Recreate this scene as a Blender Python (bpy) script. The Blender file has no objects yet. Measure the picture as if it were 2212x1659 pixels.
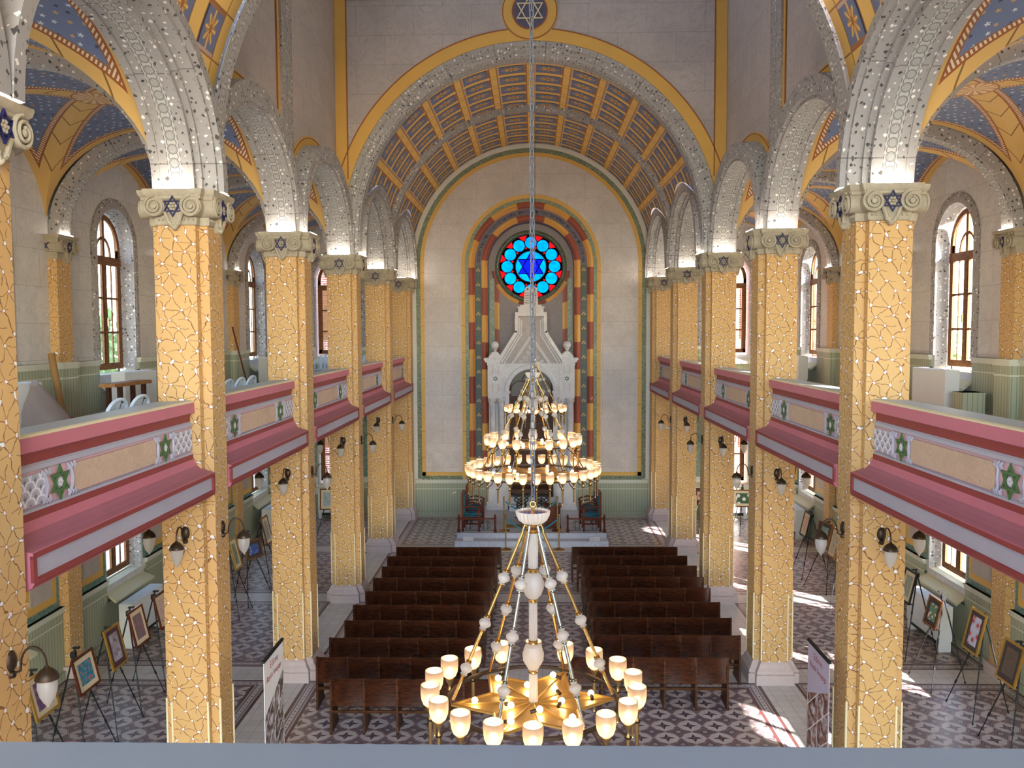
import bpy, math, random
from math import sin, cos, pi, sqrt, atan2, radians as R
from mathutils import Matrix, Vector
random.seed(7)
SC = bpy.context.scene
COL = SC.collection
# ------------------------------------------------------------------ camera
F = 1862.0
def make_camera():
    pitch, yaw, roll = .0621, .0232, -.0041
    cy, sy, cp, sp = cos(yaw), sin(yaw), cos(pitch), sin(pitch)
    fwd = Vector((-sy*cp, cy*cp, -sp)); right = Vector((cy, sy, 0)); up = right.cross(fwd)
    r2 = right*cos(roll) + up*sin(roll); u2 = -right*sin(roll) + up*cos(roll)
    cd = bpy.data.cameras.new('camera'); co = bpy.data.objects.new('camera', cd); COL.objects.link(co)
    cd.sensor_fit = 'HORIZONTAL'; cd.sensor_width = 36; cd.lens = F/2212*36; cd.clip_start = .05; cd.clip_end = 400
    m = Matrix((r2, u2, -fwd)).transposed().to_4x4(); m.translation = (.026, 0, 6.05)
    co.matrix_world = m
    SC.camera = co
make_camera()
# ------------------------------------------------------------------ mesh builder
class MB:
    def __init__(s): s.v = []; s.f = []; s.m = []; s.uv = []; s.M = None
    def add(s, vs, fs, mi=0, uvs=None):
        o = len(s.v); M = s.M
        s.v += [tuple(M @ Vector(p)) for p in vs] if M else [tuple(p) for p in vs]
        for i, f in enumerate(fs):
            s.f.append(tuple(o+k for k in f)); s.m.append(mi if isinstance(mi, int) else mi[i]); s.uv.append(uvs[i] if uvs else None)
        return s
    def box(s, x0, x1, y0, y1, z0, z1, mi=0):
        return s.add([(x0,y0,z0),(x1,y0,z0),(x1,y1,z0),(x0,y1,z0),(x0,y0,z1),(x1,y0,z1),(x1,y1,z1),(x0,y1,z1)],
              [(0,3,2,1),(4,5,6,7),(0,1,5,4),(1,2,6,5),(2,3,7,6),(3,0,4,7)], mi)
    def cbox(s, c, d, mi=0): return s.box(c[0]-d[0]/2, c[0]+d[0]/2, c[1]-d[1]/2, c[1]+d[1]/2, c[2]-d[2]/2, c[2]+d[2]/2, mi)
    def poly(s, pts, mi=0): return s.add(pts, [tuple(range(len(pts)))], mi)
    def prism(s, pts, ax, a0, a1, mi=0, ms=None):
        """2-D outline pts extruded along axis ax ('x': pts are (y,z), 'y': (x,z), 'z': (x,y))"""
        def P(p, a): return (a,p[0],p[1]) if ax == 'x' else (p[0],a,p[1]) if ax == 'y' else (p[0],p[1],a)
        n = len(pts); vs = [P(p,a0) for p in pts]+[P(p,a1) for p in pts]
        fs = [(i,(i+1)%n,n+(i+1)%n,n+i) for i in range(n)]+[tuple(range(n-1,-1,-1)),tuple(range(n,2*n))]
        return s.add(vs, fs, mi if not ms else list(ms)+[ms[0],ms[0]])
    def lathe(s, prof, n=16, c=(0,0,0), mi=0, ax='z', flute=0, amp=0, twist=0, ms=None):
        vs = []; 
        for k,(r,z) in enumerate(prof):
            for i in range(n):
                a = 2*pi*i/n; q = r*(1+amp*cos(flute*a+twist*z)) if flute else r
                p = (q*cos(a), q*sin(a), z)
                if ax == 'x': p = (p[2],p[0],p[1])
                if ax == 'y': p = (p[0],p[2],p[1])
                vs.append((c[0]+p[0],c[1]+p[1],c[2]+p[2]))
        fs = []; mm = []
        for k in range(len(prof)-1):
            for i in range(n):
                j = (i+1)%n; fs.append((k*n+i,k*n+j,k*n+n+j,k*n+n+i)); mm.append(ms[k] if ms else mi)
        if prof[0][0] > 1e-6: fs.append(tuple(range(n-1,-1,-1))); mm.append(ms[0] if ms else mi)
        if prof[-1][0] > 1e-6: fs.append(tuple(range((len(prof)-1)*n,len(prof)*n))); mm.append(ms[-1] if ms else mi)
        return s.add(vs, fs, mm)
    def tube(s, pts, r, n=8, mi=0, closed=False):
        pts = [Vector(p) for p in pts]; m = len(pts); vs = []; prev = None
        for k, p in enumerate(pts):
            a = pts[(k-1)%m] if (closed or k) else p; b = pts[(k+1)%m] if (closed or k < m-1) else p
            t = (b-a).normalized()
            if prev is None:
                u = Vector((0,0,1)) if abs(t.z) < .9 else Vector((1,0,0)); u = (u-t*u.dot(t)).normalized()
            else: u = (prev-t*prev.dot(t)).normalized()
            prev = u; w = t.cross(u); rr = r[k] if isinstance(r,(list,tuple)) else r
            vs += [p+(u*cos(2*pi*i/n)+w*sin(2*pi*i/n))*rr for i in range(n)]
        fs = []
        for k in range(m if closed else m-1):
            q = (k+1)%m
            fs += [(k*n+i,k*n+(i+1)%n,q*n+(i+1)%n,q*n+i) for i in range(n)]
        if not closed: fs += [tuple(range(n-1,-1,-1)),tuple(range((m-1)*n,m*n))]
        return s.add(vs, fs, mi)
    def sphere(s, c, r, n=12, m=8, mi=0, sz=1):
        return s.lathe([(max(r*sin(pi*k/m),1e-7 if k in (0,m) else 0), -r*sz*cos(pi*k/m)) for k in range(m+1)], n, c, mi)
    def grid(s, fn, nu, nv, mi=0, uvf=None):
        vs = [fn(i/nu,j/nv) for j in range(nv+1) for i in range(nu+1)]
        fs = []; uvs = []
        for j in range(nv):
            for i in range(nu):
                a = j*(nu+1)+i; fs.append((a,a+1,a+nu+2,a+nu+1))
                if uvf: uvs.append([uvf(i/nu,j/nv),uvf((i+1)/nu,j/nv),uvf((i+1)/nu,(j+1)/nv),uvf(i/nu,(j+1)/nv)])
        return s.add(vs, fs, mi, uvs or None)
    def sweep(s, ax, c, z0, a, b, prof, n=32, ms=None, t0=0, t1=pi, vc=0):
        """profile (t, r) swept round an ellipse; ax='x': arch in the YZ plane, t = X; ax='y': arch in XZ, t = Y"""
        vs = []; L = [0]; m = len(prof)
        for k in range(n+1):
            th = t0+(t1-t0)*k/n
            if k: L.append(L[-1]+sqrt((a*(cos(th)-cos(pv)))**2+(b*(sin(th)-sin(pv)))**2))
            pv = th
            for t, r in prof:
                h, z = c+(a+r)*cos(th), z0+(b+r)*sin(th)
                vs.append((t,h,z) if ax == 'x' else (h,t,z))
        fs = []; mm = []; uvs = []
        for k in range(n):
            for j in range(m-1):
                fs.append((k*m+j,k*m+j+1,k*m+m+j+1,k*m+m+j)); mm.append(ms[j] if ms else 0)
                p, q = prof[j], prof[j+1]
                v0, v1 = (p[0]-vc,q[0]-vc) if abs(p[0]-q[0]) > abs(p[1]-q[1]) else (p[1]+.5,q[1]+.5)
                uvs.append([(L[k],v0),(L[k],v1),(L[k+1],v1),(L[k+1],v0)])
        return s.add(vs, fs, mm, uvs)
    def build(s, name, mats, parent=None, smooth=None, loc=None):
        me = bpy.data.meshes.new(name); me.from_pydata(s.v, [], s.f)
        if not isinstance(mats,(list,tuple)): mats = [mats]
        for mt in mats: me.materials.append(mt)
        me.polygons.foreach_set('material_index', s.m)
        ul = me.uv_layers.new(name='UVMap').data; dat = []
        for p, u in zip(me.polygons, s.uv):
            if u: 
                for q in u: dat += q
            else:
                x, y, z = (abs(c) for c in p.normal)
                for vi in p.vertices:
                    c = s.v[vi]; dat += (c[1],c[2]) if x >= y and x >= z else (c[0],c[2]) if y >= z else (c[0],c[1])
        ul.foreach_set('uv', dat)
        if smooth is not None: me.shade_smooth(); me.set_sharp_from_angle(angle=R(smooth))
        me.update()
        o = bpy.data.objects.new(name, me); COL.objects.link(o)
        if parent: o.parent = parent
        if loc: o.location = loc
        return o
def thing(name, label, cat, loc=(0,0,0), rz=0, group=None):
    o = bpy.data.objects.new(name, None); COL.objects.link(o); o.location = loc; o.rotation_euler = (0,0,rz)
    o.empty_display_size = .1
    return tag(o, label, cat, group)
def tag(o, label=None, cat=None, group=None):
    if label: o['label'] = label
    if cat: o['category'] = cat
    if group: o['group'] = group
    return o
def struct(o): o['kind'] = 'structure'; return o
KIDS = {}
def dup(root, loc=None, rz=None, label=None, group=None):
    def cp(o, par):
        c = o.copy(); COL.objects.link(c)
        if par: c.parent = par; c.matrix_parent_inverse = o.matrix_parent_inverse.copy()
        for ch in KIDS_OF(o): cp(ch, c)
        return c
    r = cp(root, None)
    if loc is not None: r.location = loc
    if rz is not None: r.rotation_euler = (0,0,rz)
    if label: r['label'] = label
    if group: r['group'] = group
    return r
def KIDS_OF(o): return [c for c in o.children]
ORD = ['first','second','third','fourth','fifth','sixth','seventh','eighth','ninth','tenth','eleventh']
# ------------------------------------------------------------------ materials
def s2l(c): return tuple(((v/255)/12.92 if v/255 <= .04045 else ((v/255+.055)/1.055)**2.4) for v in c)
class N:
    """small node helper"""
    def __init__(s, name, rough=.6, metal=0, spec=.4, bump=None):
        s.mat = bpy.data.materials.new(name); s.mat.use_nodes = True; s.t = s.mat.node_tree; s.t.nodes.clear()
        s.out = s.t.nodes.new('ShaderNodeOutputMaterial'); s.b = s.t.nodes.new('ShaderNodeBsdfPrincipled')
        s.b.inputs['Roughness'].default_value = rough; s.b.inputs['Metallic'].default_value = metal
        s.b.inputs['Specular IOR Level'].default_value = spec
        s.t.links.new(s.b.outputs[0], s.out.inputs[0]); s._uv = None
    def n(s, ty, ins=None, **kw):
        nd = s.t.nodes.new(ty)
        for k, v in kw.items(): setattr(nd, k, v)
        for k, v in (ins or {}).items(): s.set(nd.inputs[k], v)
        return nd
    def set(s, i, v):
        if isinstance(v, bpy.types.NodeSocket): s.t.links.new(v, i)
        elif isinstance(v,(tuple,list)) and len(v) == 3 and i.type == 'RGBA': i.default_value = (*v,1)
        else: i.default_value = v
    def m(s, op, a, b=0.0, c=None):
        nd = s.t.nodes.new('ShaderNodeMath'); nd.operation = op; s.set(nd.inputs[0],a)
        if op not in ('FRACT','ABSOLUTE','SQRT','FLOOR','ROUND','SINE','COSINE','SIGN'): s.set(nd.inputs[1],b)
        if c is not None: s.set(nd.inputs[2],c)
        return nd.outputs[0]
    def uv(s):
        if not s._uv: s._uv = s.n('ShaderNodeUVMap').outputs[0]
        return s._uv
    def sep(s, v):
        x = s.n('ShaderNodeSeparateXYZ', {0:v}); return x.outputs[0], x.outputs[1]
    def comb(s, x, y, z=0.0): return s.n('ShaderNodeCombineXYZ', {0:x,1:y,2:z}).outputs[0]
    def mix(s, f, a, b):
        nd = s.n('ShaderNodeMix', data_type='RGBA'); s.set(nd.inputs[0],f); s.set(nd.inputs[6],a); s.set(nd.inputs[7],b); return nd.outputs[2]
    def noise(s, scale, vec=None, detail=3, dist=0, rough=.5, out=0):
        nd = s.n('ShaderNodeTexNoise', {'Scale':scale,'Detail':detail,'Distortion':dist,'Roughness':rough})
        s.t.links.new(vec or s.uv(), nd.inputs['Vector']); return nd.outputs[out]
    def voro(s, scale, vec=None, feature='F1', rnd=1, dist='EUCLIDEAN'):
        nd = s.n('ShaderNodeTexVoronoi', {'Scale':scale,'Randomness':rnd}, feature=feature, distance=dist, voronoi_dimensions='2D')
        s.t.links.new(vec or s.uv(), nd.inputs['Vector']); return nd
    def lt(s, a, b): return s.m('LESS_THAN', a, b)
    def gt(s, a, b): return s.m('GREATER_THAN', a, b)
    def mul(s, a, b): return s.m('MULTIPLY', a, b)
    def addv(s, a, b): return s.m('ADD', a, b)
    def sub(s, a, b): return s.m('SUBTRACT', a, b)
    def ab(s, a): return s.m('ABSOLUTE', a)
    def per(s, x, p, off=0.0):
        """signed distance to nearest multiple of p (+off)"""
        q = s.m('DIVIDE', s.sub(x,off) if off else x, p); return s.mul(s.sub(q, s.m('ROUND', q)), p)
    def hyp(s, a, b): return s.m('SQRT', s.addv(s.mul(a,a), s.mul(b,b)))
    def ramp(s, f, stops):
        nd = s.n('ShaderNodeValToRGB'); e = nd.color_ramp.elements
        while len(e) < len(stops): e.new(.5)
        for el,(p,c) in zip(e,stops): el.position = p; el.color = (*c,1) if len(c) == 3 else c
        s.set(nd.inputs[0], f); return nd.outputs[0]
    def col(s, c): s.set(s.b.inputs['Base Color'], c); return s.mat
    def bump(s, h, st=.3, d=.02):
        nd = s.n('ShaderNodeBump', {'Strength':st,'Distance':d,'Height':h}); s.t.links.new(nd.outputs[0], s.b.inputs['Normal'])
def flat(name, c, rough=.6, metal=0, var=.06, sc=3, spec=.4):
    k = N(name, rough, metal, spec); c = s2l(c)
    nz = k.noise(sc, k.n('ShaderNodeTexCoord').outputs['Object'], 2)
    return k.col(k.mix(nz, tuple(v*(1-var) for v in c), tuple(min(1,v*(1+var)) for v in c)))
GOLD, GRAY, BLUE = s2l((212,171,104)), s2l((162,157,156)), s2l((104,116,150))
def speck(k, sc=13.5, base=None):
    """terrazzo chips: dark, white and grey shards on grey"""
    u = k.uv(); wz = k.n('ShaderNodeVectorMath', {0:u,1:k.n('ShaderNodeVectorMath', {0:k.noise(14,u,1,out=1),3:.05}, operation='SCALE').outputs[0]}, operation='ADD').outputs[0]
    v = k.voro(sc, wz, dist='MANHATTAN'); d, c = v.outputs['Distance'], v.outputs['Color']
    sep = k.n('ShaderNodeSeparateColor', {0:c}).outputs
    size = k.addv(k.mul(sep[1],.26), .1)
    chip = k.lt(d, size)
    cc = k.ramp(sep[0], [(0,s2l((72,70,70))),(.38,s2l((60,62,60))),(.4,s2l((236,232,226))),(.66,s2l((240,238,232))),(.68,s2l((150,146,142))),(1,s2l((128,124,120)))])
    cc.node.color_ramp.interpolation = 'CONSTANT'
    nz = k.noise(2.5,u,3)
    b = k.mix(nz, tuple(x*.88 for x in (base or GRAY)), tuple(x*1.06 for x in (base or GRAY)))
    return k.mix(chip, b, cc)
def m_terrazzo(name='terrazzo', joint=1.05, guil=False):
    k = N(name, .55); x, y = k.sep(k.uv()); c = speck(k)
    ln = k.lt(k.ab(k.per(x, joint, .3)), .007)
    c = k.mix(k.mul(ln,.7), c, s2l((90,86,84)))
    if guil:   # chain of rings linked by an S line along the soffit
        P = .155; px = k.per(x, P); r = k.hyp(px, y)
        band = k.lt(k.ab(y), .078); c = k.mix(band, c, s2l((184,181,179)))
        ring = k.lt(k.ab(k.sub(r,.055)), .0055); ring2 = k.lt(k.ab(k.sub(r,.042)), .003)
        ang = k.m('ARCTAN2', y, px); pet = k.mul(k.lt(r,.034), k.gt(k.m('SINE', k.mul(ang,8.0)), .1))
        wave = k.mul(k.m('SINE', k.mul(x, pi/P)), .056); link = k.mul(k.lt(k.ab(k.sub(k.ab(y), k.ab(wave))), .0055), k.gt(r,.05))
        edge = k.mul(k.lt(k.ab(k.sub(k.ab(y),.078)), .005), k.gt(k.m('SINE', k.mul(x, 66.0)), -.2))
        f = k.m('MAXIMUM', k.m('MAXIMUM', ring, ring2), k.m('MAXIMUM', k.mul(pet,.7), k.m('MAXIMUM', link, edge)))
        c = k.mix(k.mul(f,.85), c, s2l((96,94,92)))
    return k.col(c)
def m_mosaic():
    k = N('pier_mosaic', .6); u = k.uv()
    lo = k.n('ShaderNodeVectorMath', {0:k.noise(4.0,u,1,out=1),1:(.5,.5,.5)}, operation='SUBTRACT').outputs[0]
    hi = k.n('ShaderNodeVectorMath', {0:k.noise(15,u,1,out=1),1:(.5,.5,.5)}, operation='SUBTRACT').outputs[0]
    sc = lambda v, f: k.n('ShaderNodeVectorMath', {0:v,3:f}, operation='SCALE').outputs[0]
    p = k.n('ShaderNodeVectorMath', {0:u,1:sc(lo,.19)}, operation='ADD').outputs[0]
    p2 = k.n('ShaderNodeVectorMath', {0:p,1:sc(hi,.036)}, operation='ADD').outputs[0]
    x, y = k.sep(p2); sx, sy = k.sep(p); A, B = .185, .132
    def fam(v, wd): return k.lt(k.ab(k.per(v,1.0)), wd)
    h = fam(k.m('DIVIDE', y, B), .024); g = sqrt((1/A)**2+(1/(2*B))**2)
    xa = k.m('DIVIDE', x, A); yb = k.m('DIVIDE', y, 2*B)
    d1 = fam(k.sub(xa,yb), .0042*g); d2 = fam(k.addv(xa,yb), .0042*g)
    drop = k.noise(5.5,u,0); h = k.mul(h, k.gt(drop,.47)); d1 = k.mul(d1, k.gt(k.noise(4.1,u,0),.44))
    line = k.m('MAXIMUM', h, k.m('MAXIMUM', d1, d2))
    a = k.hyp(k.per(sx,A), k.per(sy,2*B)); b = k.hyp(k.per(sx,A,A/2), k.per(sy,2*B,B))
    st = k.m('MINIMUM', a, b); wob = k.addv(k.mul(k.noise(30,u,1), .021), .005)
    nz = k.noise(1.7,u,2)
    c = k.mix(nz, s2l((194,152,96)), s2l((208,168,112)))
    c = k.mix(k.mul(line,.85), c, s2l((104,58,30)))
    c = k.mix(k.lt(st, k.addv(wob,.006)), c, s2l((150,104,64))); c = k.mix(k.lt(st, wob), c, s2l((233,230,232)))
    return k.col(c)
def m_marble(name, base, bw=1.3, bh=.62, line=True, dark=.8, sc=1.3):
    k = N(name, .5); u = k.uv(); base = s2l(base)
    n1 = k.noise(sc,u,5,1.2); n2 = k.noise(sc*1.9,u,4,2.2)
    vein = k.m('SUBTRACT', 1.0, k.m('MINIMUM', k.mul(k.ab(k.sub(n2,.5)),16.0), 1.0))
    c = k.mix(n1, tuple(x*dark for x in base), tuple(min(1,x*1.12) for x in base))
    c = k.mix(k.mul(k.mul(vein,vein), k.mul(n1,.55)), c, tuple(x*.42 for x in base)); n3 = k.noise(sc*.8,u,4,.6); c = k.mix(k.mul(k.m('MAXIMUM', k.sub(n3,.5), 0.0), 1.6), c, tuple(x*.6 for x in base))
    if line:
        x, y = k.sep(u); row = k.m('FLOOR', k.m('DIVIDE', y, bh)); off = k.mul(k.m('MODULO', k.ab(row), 2.0), bw/2)
        l = k.m('MAXIMUM', k.lt(k.ab(k.per(y,bh)), .005), k.lt(k.ab(k.per(k.addv(x,off),bw)), .005))
        c = k.mix(k.mul(l,.6), c, tuple(v*.45 for v in base))
        bv = k.n('ShaderNodeTexWhiteNoise', {'Vector':k.comb(row, k.m('FLOOR', k.m('DIVIDE', k.addv(k.addv(x,off),bw/2), bw)))}, noise_dimensions='2D').outputs[0]
        c = k.mix(k.mul(bv,.16), c, tuple(v*.62 for v in base))
    return k.col(c)
def star5(k, px, py, r0):
    ang = k.m('ARCTAN2', px, py); r = k.hyp(px,py)
    return k.lt(r, k.mul(k.addv(k.mul(k.ab(k.per(ang, 2*pi/5)), -1.15), 1.0), r0))
def m_vault():
    """painted groin vault: uv = plan coordinates -1..1"""
    k = N('vault_stars', .6); u, v = k.sep(k.uv()); a, b = k.ab(u), k.ab(v)
    mx, mn = k.m('MAXIMUM', a, b), k.m('MINIMUM', a, b)
    d = k.m('MINIMUM', k.mul(k.sub(mx,mn),.72), k.sub(1.0,mx)); d = k.m('MINIMUM', d, k.sub(1.0, mx))
    w = .082
    x, y = k.mul(u,1.9), k.mul(v,1.9); P = .135
    row = k.m('FLOOR', k.addv(k.m('DIVIDE', y, P), .5)); xo = k.addv(x, k.mul(k.m('MODULO', k.ab(row), 2.0), P/2))
    cx = k.m('FLOOR', k.addv(k.m('DIVIDE', xo, P), .5))
    wn = k.n('ShaderNodeTexWhiteNoise', {'Vector':k.comb(cx,row)}, noise_dimensions='2D')
    ws = k.n('ShaderNodeSeparateColor', {0:wn.outputs[1]}).outputs
    px = k.addv(k.per(xo,P), k.mul(k.sub(ws[0],.5),.05)); py = k.addv(k.per(y,P), k.mul(k.sub(ws[1],.5),.05))
    st = star5(k, px, py, k.addv(k.mul(ws[2],.012), .024))
    sc = k.ramp(wn.outputs[0], [(0,s2l((214,216,222))),(.6,s2l((40,44,66))),(.78,s2l((206,160,90)))]); sc.node.color_ramp.interpolation = 'CONSTANT'
    nz = k.noise(1.2, k.uv(), 3)
    blue = k.mix(nz, tuple(c*.85 for c in BLUE), tuple(c*1.1 for c in BLUE))
    c = k.mix(k.mul(st,.9), blue, sc)
    rope = k.m('SINE', k.mul(k.addv(mx, mn), 190.0))
    bord = k.mix(k.gt(rope,0.0), s2l((146,92,56)), s2l((222,200,172)))
    c = k.mix(k.lt(d, w+.05), c, s2l((150,92,54))); c = k.mix(k.lt(d, w+.042), c, bord); c = k.mix(k.lt(d, w+.014), c, s2l((150,86,44)))
    seam = k.mul(k.lt(k.ab(k.per(mx,.19,.06)), .006), 1.0)
    gold = k.mix(k.mul(seam,.8), GOLD, s2l((90,58,24)))
    c = k.mix(k.lt(d, w), c, gold)
    rr = k.hyp(u,v); an = k.m('ARCTAN2', u, v)
    med = k.mix(k.gt(k.m('SINE', k.mul(an,14.0)), 0.0), s2l((190,140,104)), s2l((226,196,150)))
    c = k.mix(k.lt(rr,.17), c, s2l((150,100,60))); c = k.mix(k.lt(rr,.155), c, med)
    return k.col(c)
def m_coffer(name, PX, PY, gx, gy):
    """painted coffers: uv = (arc length, depth)"""
    k = N(name, .6); x, y = k.sep(k.uv()); px, py = k.per(x,PX,PX/2), k.per(y,PY,PY/2)
    ax, ay = k.ab(px), k.ab(py); hx, hy = PX/2-gx, PY/2-gy
    ins = k.mul(k.lt(ax,hx), k.lt(ay,hy))
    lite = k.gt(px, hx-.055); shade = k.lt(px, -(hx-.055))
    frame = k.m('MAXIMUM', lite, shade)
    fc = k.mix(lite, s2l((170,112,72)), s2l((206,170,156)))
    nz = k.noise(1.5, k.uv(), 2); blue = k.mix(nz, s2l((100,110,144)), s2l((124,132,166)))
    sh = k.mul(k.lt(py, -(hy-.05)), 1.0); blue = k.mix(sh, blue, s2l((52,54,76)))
    r = k.hyp(k.mul(px,.62), k.mul(py,1.0)); an = k.m('ARCTAN2', py, k.mul(px,.8))
    pet = k.addv(k.mul(k.m('COSINE', k.mul(an,8.0)), .03), .115)
    ros = k.mix(k.lt(k.ab(k.m('SINE', k.mul(an,4.0))), .4), s2l((190,140,78)), s2l((232,196,126)))
    c = k.mix(k.lt(r, pet), blue, ros); c = k.mix(k.lt(r,.035), c, s2l((160,108,60)))
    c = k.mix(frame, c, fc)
    edge = k.m('MAXIMUM', k.lt(k.ab(k.sub(ax,hx)), .012), k.lt(k.ab(k.sub(ay,hy)), .012))
    out = k.mix(ins, k.mix(nz, s2l((234,190,106)), s2l((244,202,120))), c)
    return k.col(k.mix(k.mul(edge,.75), out, s2l((140,88,46))))
def m_wainscot():
    k = N('beadboard_green', .55); x, y = k.sep(k.uv()); d = k.ab(k.per(x,.09))
    nz = k.noise(.9,k.uv(),3); c = k.mix(nz, s2l((156,159,136)), s2l((180,182,158)))
    return k.col(k.mix(k.mul(k.lt(d,.008),.6), c, s2l((104,112,84))))
def m_stripe(name, P=.88):
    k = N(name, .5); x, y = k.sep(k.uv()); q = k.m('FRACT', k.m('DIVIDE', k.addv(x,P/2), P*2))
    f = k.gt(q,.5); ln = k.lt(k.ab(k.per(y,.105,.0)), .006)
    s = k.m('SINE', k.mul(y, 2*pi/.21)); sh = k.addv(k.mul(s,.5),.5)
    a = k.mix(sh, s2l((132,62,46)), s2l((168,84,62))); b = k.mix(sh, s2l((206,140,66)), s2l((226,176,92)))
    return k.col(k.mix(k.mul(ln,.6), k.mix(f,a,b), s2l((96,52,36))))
def m_floral():
    """uv = (along, across -.1...1): green sprigs with pale flowers on slate"""
    k = N('floral_band', .6); x, y = k.sep(k.uv()); P = .47; px = k.per(x,P); ay = k.ab(y)
    c = k.mix(k.noise(2,k.uv(),2), s2l((70,80,92)), s2l((92,100,112)))
    lf = k.m('FRACT', k.m('DIVIDE', k.sub(x, k.mul(ay,1.6)), .075))
    leaf = k.mul(k.lt(lf,.45), k.lt(ay, k.addv(.02, k.mul(k.m('FRACT', k.m('DIVIDE', x, .235)), .075))))
    c = k.mix(leaf, c, s2l((96,120,84)))
    f1 = k.hyp(k.sub(px,.03), k.sub(ay,.042)); f2 = k.hyp(k.addv(px,.02), y); f = k.m('MINIMUM', f1, f2)
    c = k.mix(k.lt(f,.026), c, s2l((214,182,140))); c = k.mix(k.lt(f,.009), c, s2l((140,92,64)))
    return k.col(k.mix(k.gt(ay,.095), c, s2l((112,104,122))))
def m_greenmarble(name='green_marble', a=(70,84,66), b=(134,146,120)):
    k = N(name, .35); n = k.noise(9,k.uv(),6,2.2); n2 = k.noise(26,k.uv(),3,1)
    c = k.ramp(n, [(.3,s2l(a)),(.5,s2l(tuple((p+q)//2 for p,q in zip(a,b)))),(.66,s2l(b))])
    return k.col(k.mix(k.mul(k.gt(n2,.6),.35), c, s2l((190,196,180))))
def m_wood(name, a, b, rough=.35, sc=1.0, along='x'):
    k = N(name, rough); co = k.n('ShaderNodeTexCoord').outputs['Object']
    mp = k.n('ShaderNodeMapping', {'Vector':co}); mp.inputs['Scale'].default_value = (3*sc,12*sc,1.6*sc) if along == 'z' else (1.6*sc,12*sc,9*sc)
    n = k.noise(4, mp.outputs[0], 4, .6); k.set(k.b.inputs['Specular IOR Level'], .16)
    return k.col(k.ramp(n, [(.3,s2l(a)),(.7,s2l(b))]))
def emis(name, c, st):
    k = N(name); k.t.nodes.remove(k.b); e = k.n('ShaderNodeEmission', {'Color':c,'Strength':st}); k.t.links.new(e.outputs[0], k.out.inputs[0]); return k.mat
SKY, SUN, EXPO = 3.2, 70.0, -.2
def m_floor():
    k = N('tile_floor', .28, spec=.5); x, y = k.sep(k.uv()); ax = k.ab(x)
    dY = k.ab(k.per(y, 4.352, 6.13)); nave = k.lt(ax, 4.2)
    exn = k.sub(3.9,ax); exa = k.m('MINIMUM', k.sub(ax,4.5), k.sub(8.12,ax))
    ex = k.addv(k.mul(nave,exn), k.mul(k.sub(1.0,nave),exa)); e = k.m('MINIMUM', ex, k.sub(dY,.3))
    P = .4; px, py = k.m('DIVIDE', k.per(x,P,.02), P), k.m('DIVIDE', k.per(y,P,.1), P); a, b = k.ab(px), k.ab(py)
    t, M = k.m('MINIMUM', a, b), k.m('MAXIMUM', a, b)
    star = k.lt(k.addv(M, k.mul(t,2.4)), .31)
    tone = k.gt(k.mul(k.mul(px,py), k.sub(a,b)), 0.0)
    ca, cb = k.sub(.5,a), k.sub(.5,b)
    W = lambda c: k.sub(.21, k.mul(k.m('MAXIMUM', k.sub(c,.12), 0.0), .55))
    g = k.m('MINIMUM', k.sub(cb, W(ca)), k.sub(ca, W(cb)))
    dark, brown, light, gray = s2l((112,96,102)), s2l((92,56,58)), s2l((196,184,180)), s2l((118,110,122))
    c = k.mix(k.lt(g,0.0), light, dark)
    c = k.mix(k.lt(k.ab(k.addv(g,.085)), .014), c, s2l((150,132,132)))
    r = k.hyp(ca,cb); pet = k.mul(k.lt(r,.085), k.gt(k.ab(k.sub(ca,cb)), .014)); pet = k.mul(pet, k.gt(r,.02))
    c = k.mix(k.mul(pet,.8), c, light)
    c = k.mix(k.lt(k.ab(g), .034), c, brown); c = k.mix(k.lt(k.ab(g), .011), c, s2l((206,180,176)))
    c = k.mix(star, c, k.mix(tone, gray, brown))
    # borders
    bc = k.ramp(k.m('DIVIDE', e, .28), [(0,brown),(.2,light),(.26,gray),(.36,light),(.62,gray),(.74,light),(.8,brown)]); bc.node.color_ramp.interpolation = 'CONSTANT'
    along = k.mix(k.lt(ex, k.sub(dY,.3)), k.comb(x,0.0), k.comb(y,0.0)); al, _ = k.sep(along)
    dot = k.mul(k.lt(k.hyp(k.per(al,.11), k.sub(e,.137)), .016), 1.0); bc = k.mix(dot, bc, s2l((84,76,88)))
    c = k.mix(k.lt(e,.28), c, bc)
    tj = k.m('MAXIMUM', k.lt(k.ab(k.per(x,.2)), .003), k.lt(k.ab(k.per(y,.2)), .003))
    wv = k.n('ShaderNodeTexWhiteNoise', {'Vector':k.comb(k.m('FLOOR', k.mul(x,5.0)), k.m('FLOOR', k.mul(y,5.0)))}, noise_dimensions='2D').outputs[0]
    white = k.mix(tj, k.mix(wv, s2l((206,200,196)), s2l((220,214,208))), s2l((150,142,138)))
    c = k.mix(k.lt(e,0.0), c, white)
    k.set(k.b.inputs['Roughness'], k.addv(.24, k.mul(k.noise(3,k.uv(),2), .12)))
    return k.col(c)
def m_glass():
    k = N('window_glass'); k.t.nodes.remove(k.b)
    t = k.n('ShaderNodeBsdfTransparent', {0:(.93,.95,.95)}); g = k.n('ShaderNodeBsdfGlossy', {'Roughness':.03})
    mx = k.n('ShaderNodeMixShader', {0:.07,1:t.outputs[0],2:g.outputs[0]}); k.t.links.new(mx.outputs[0], k.out.inputs[0]); return k.mat
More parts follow.
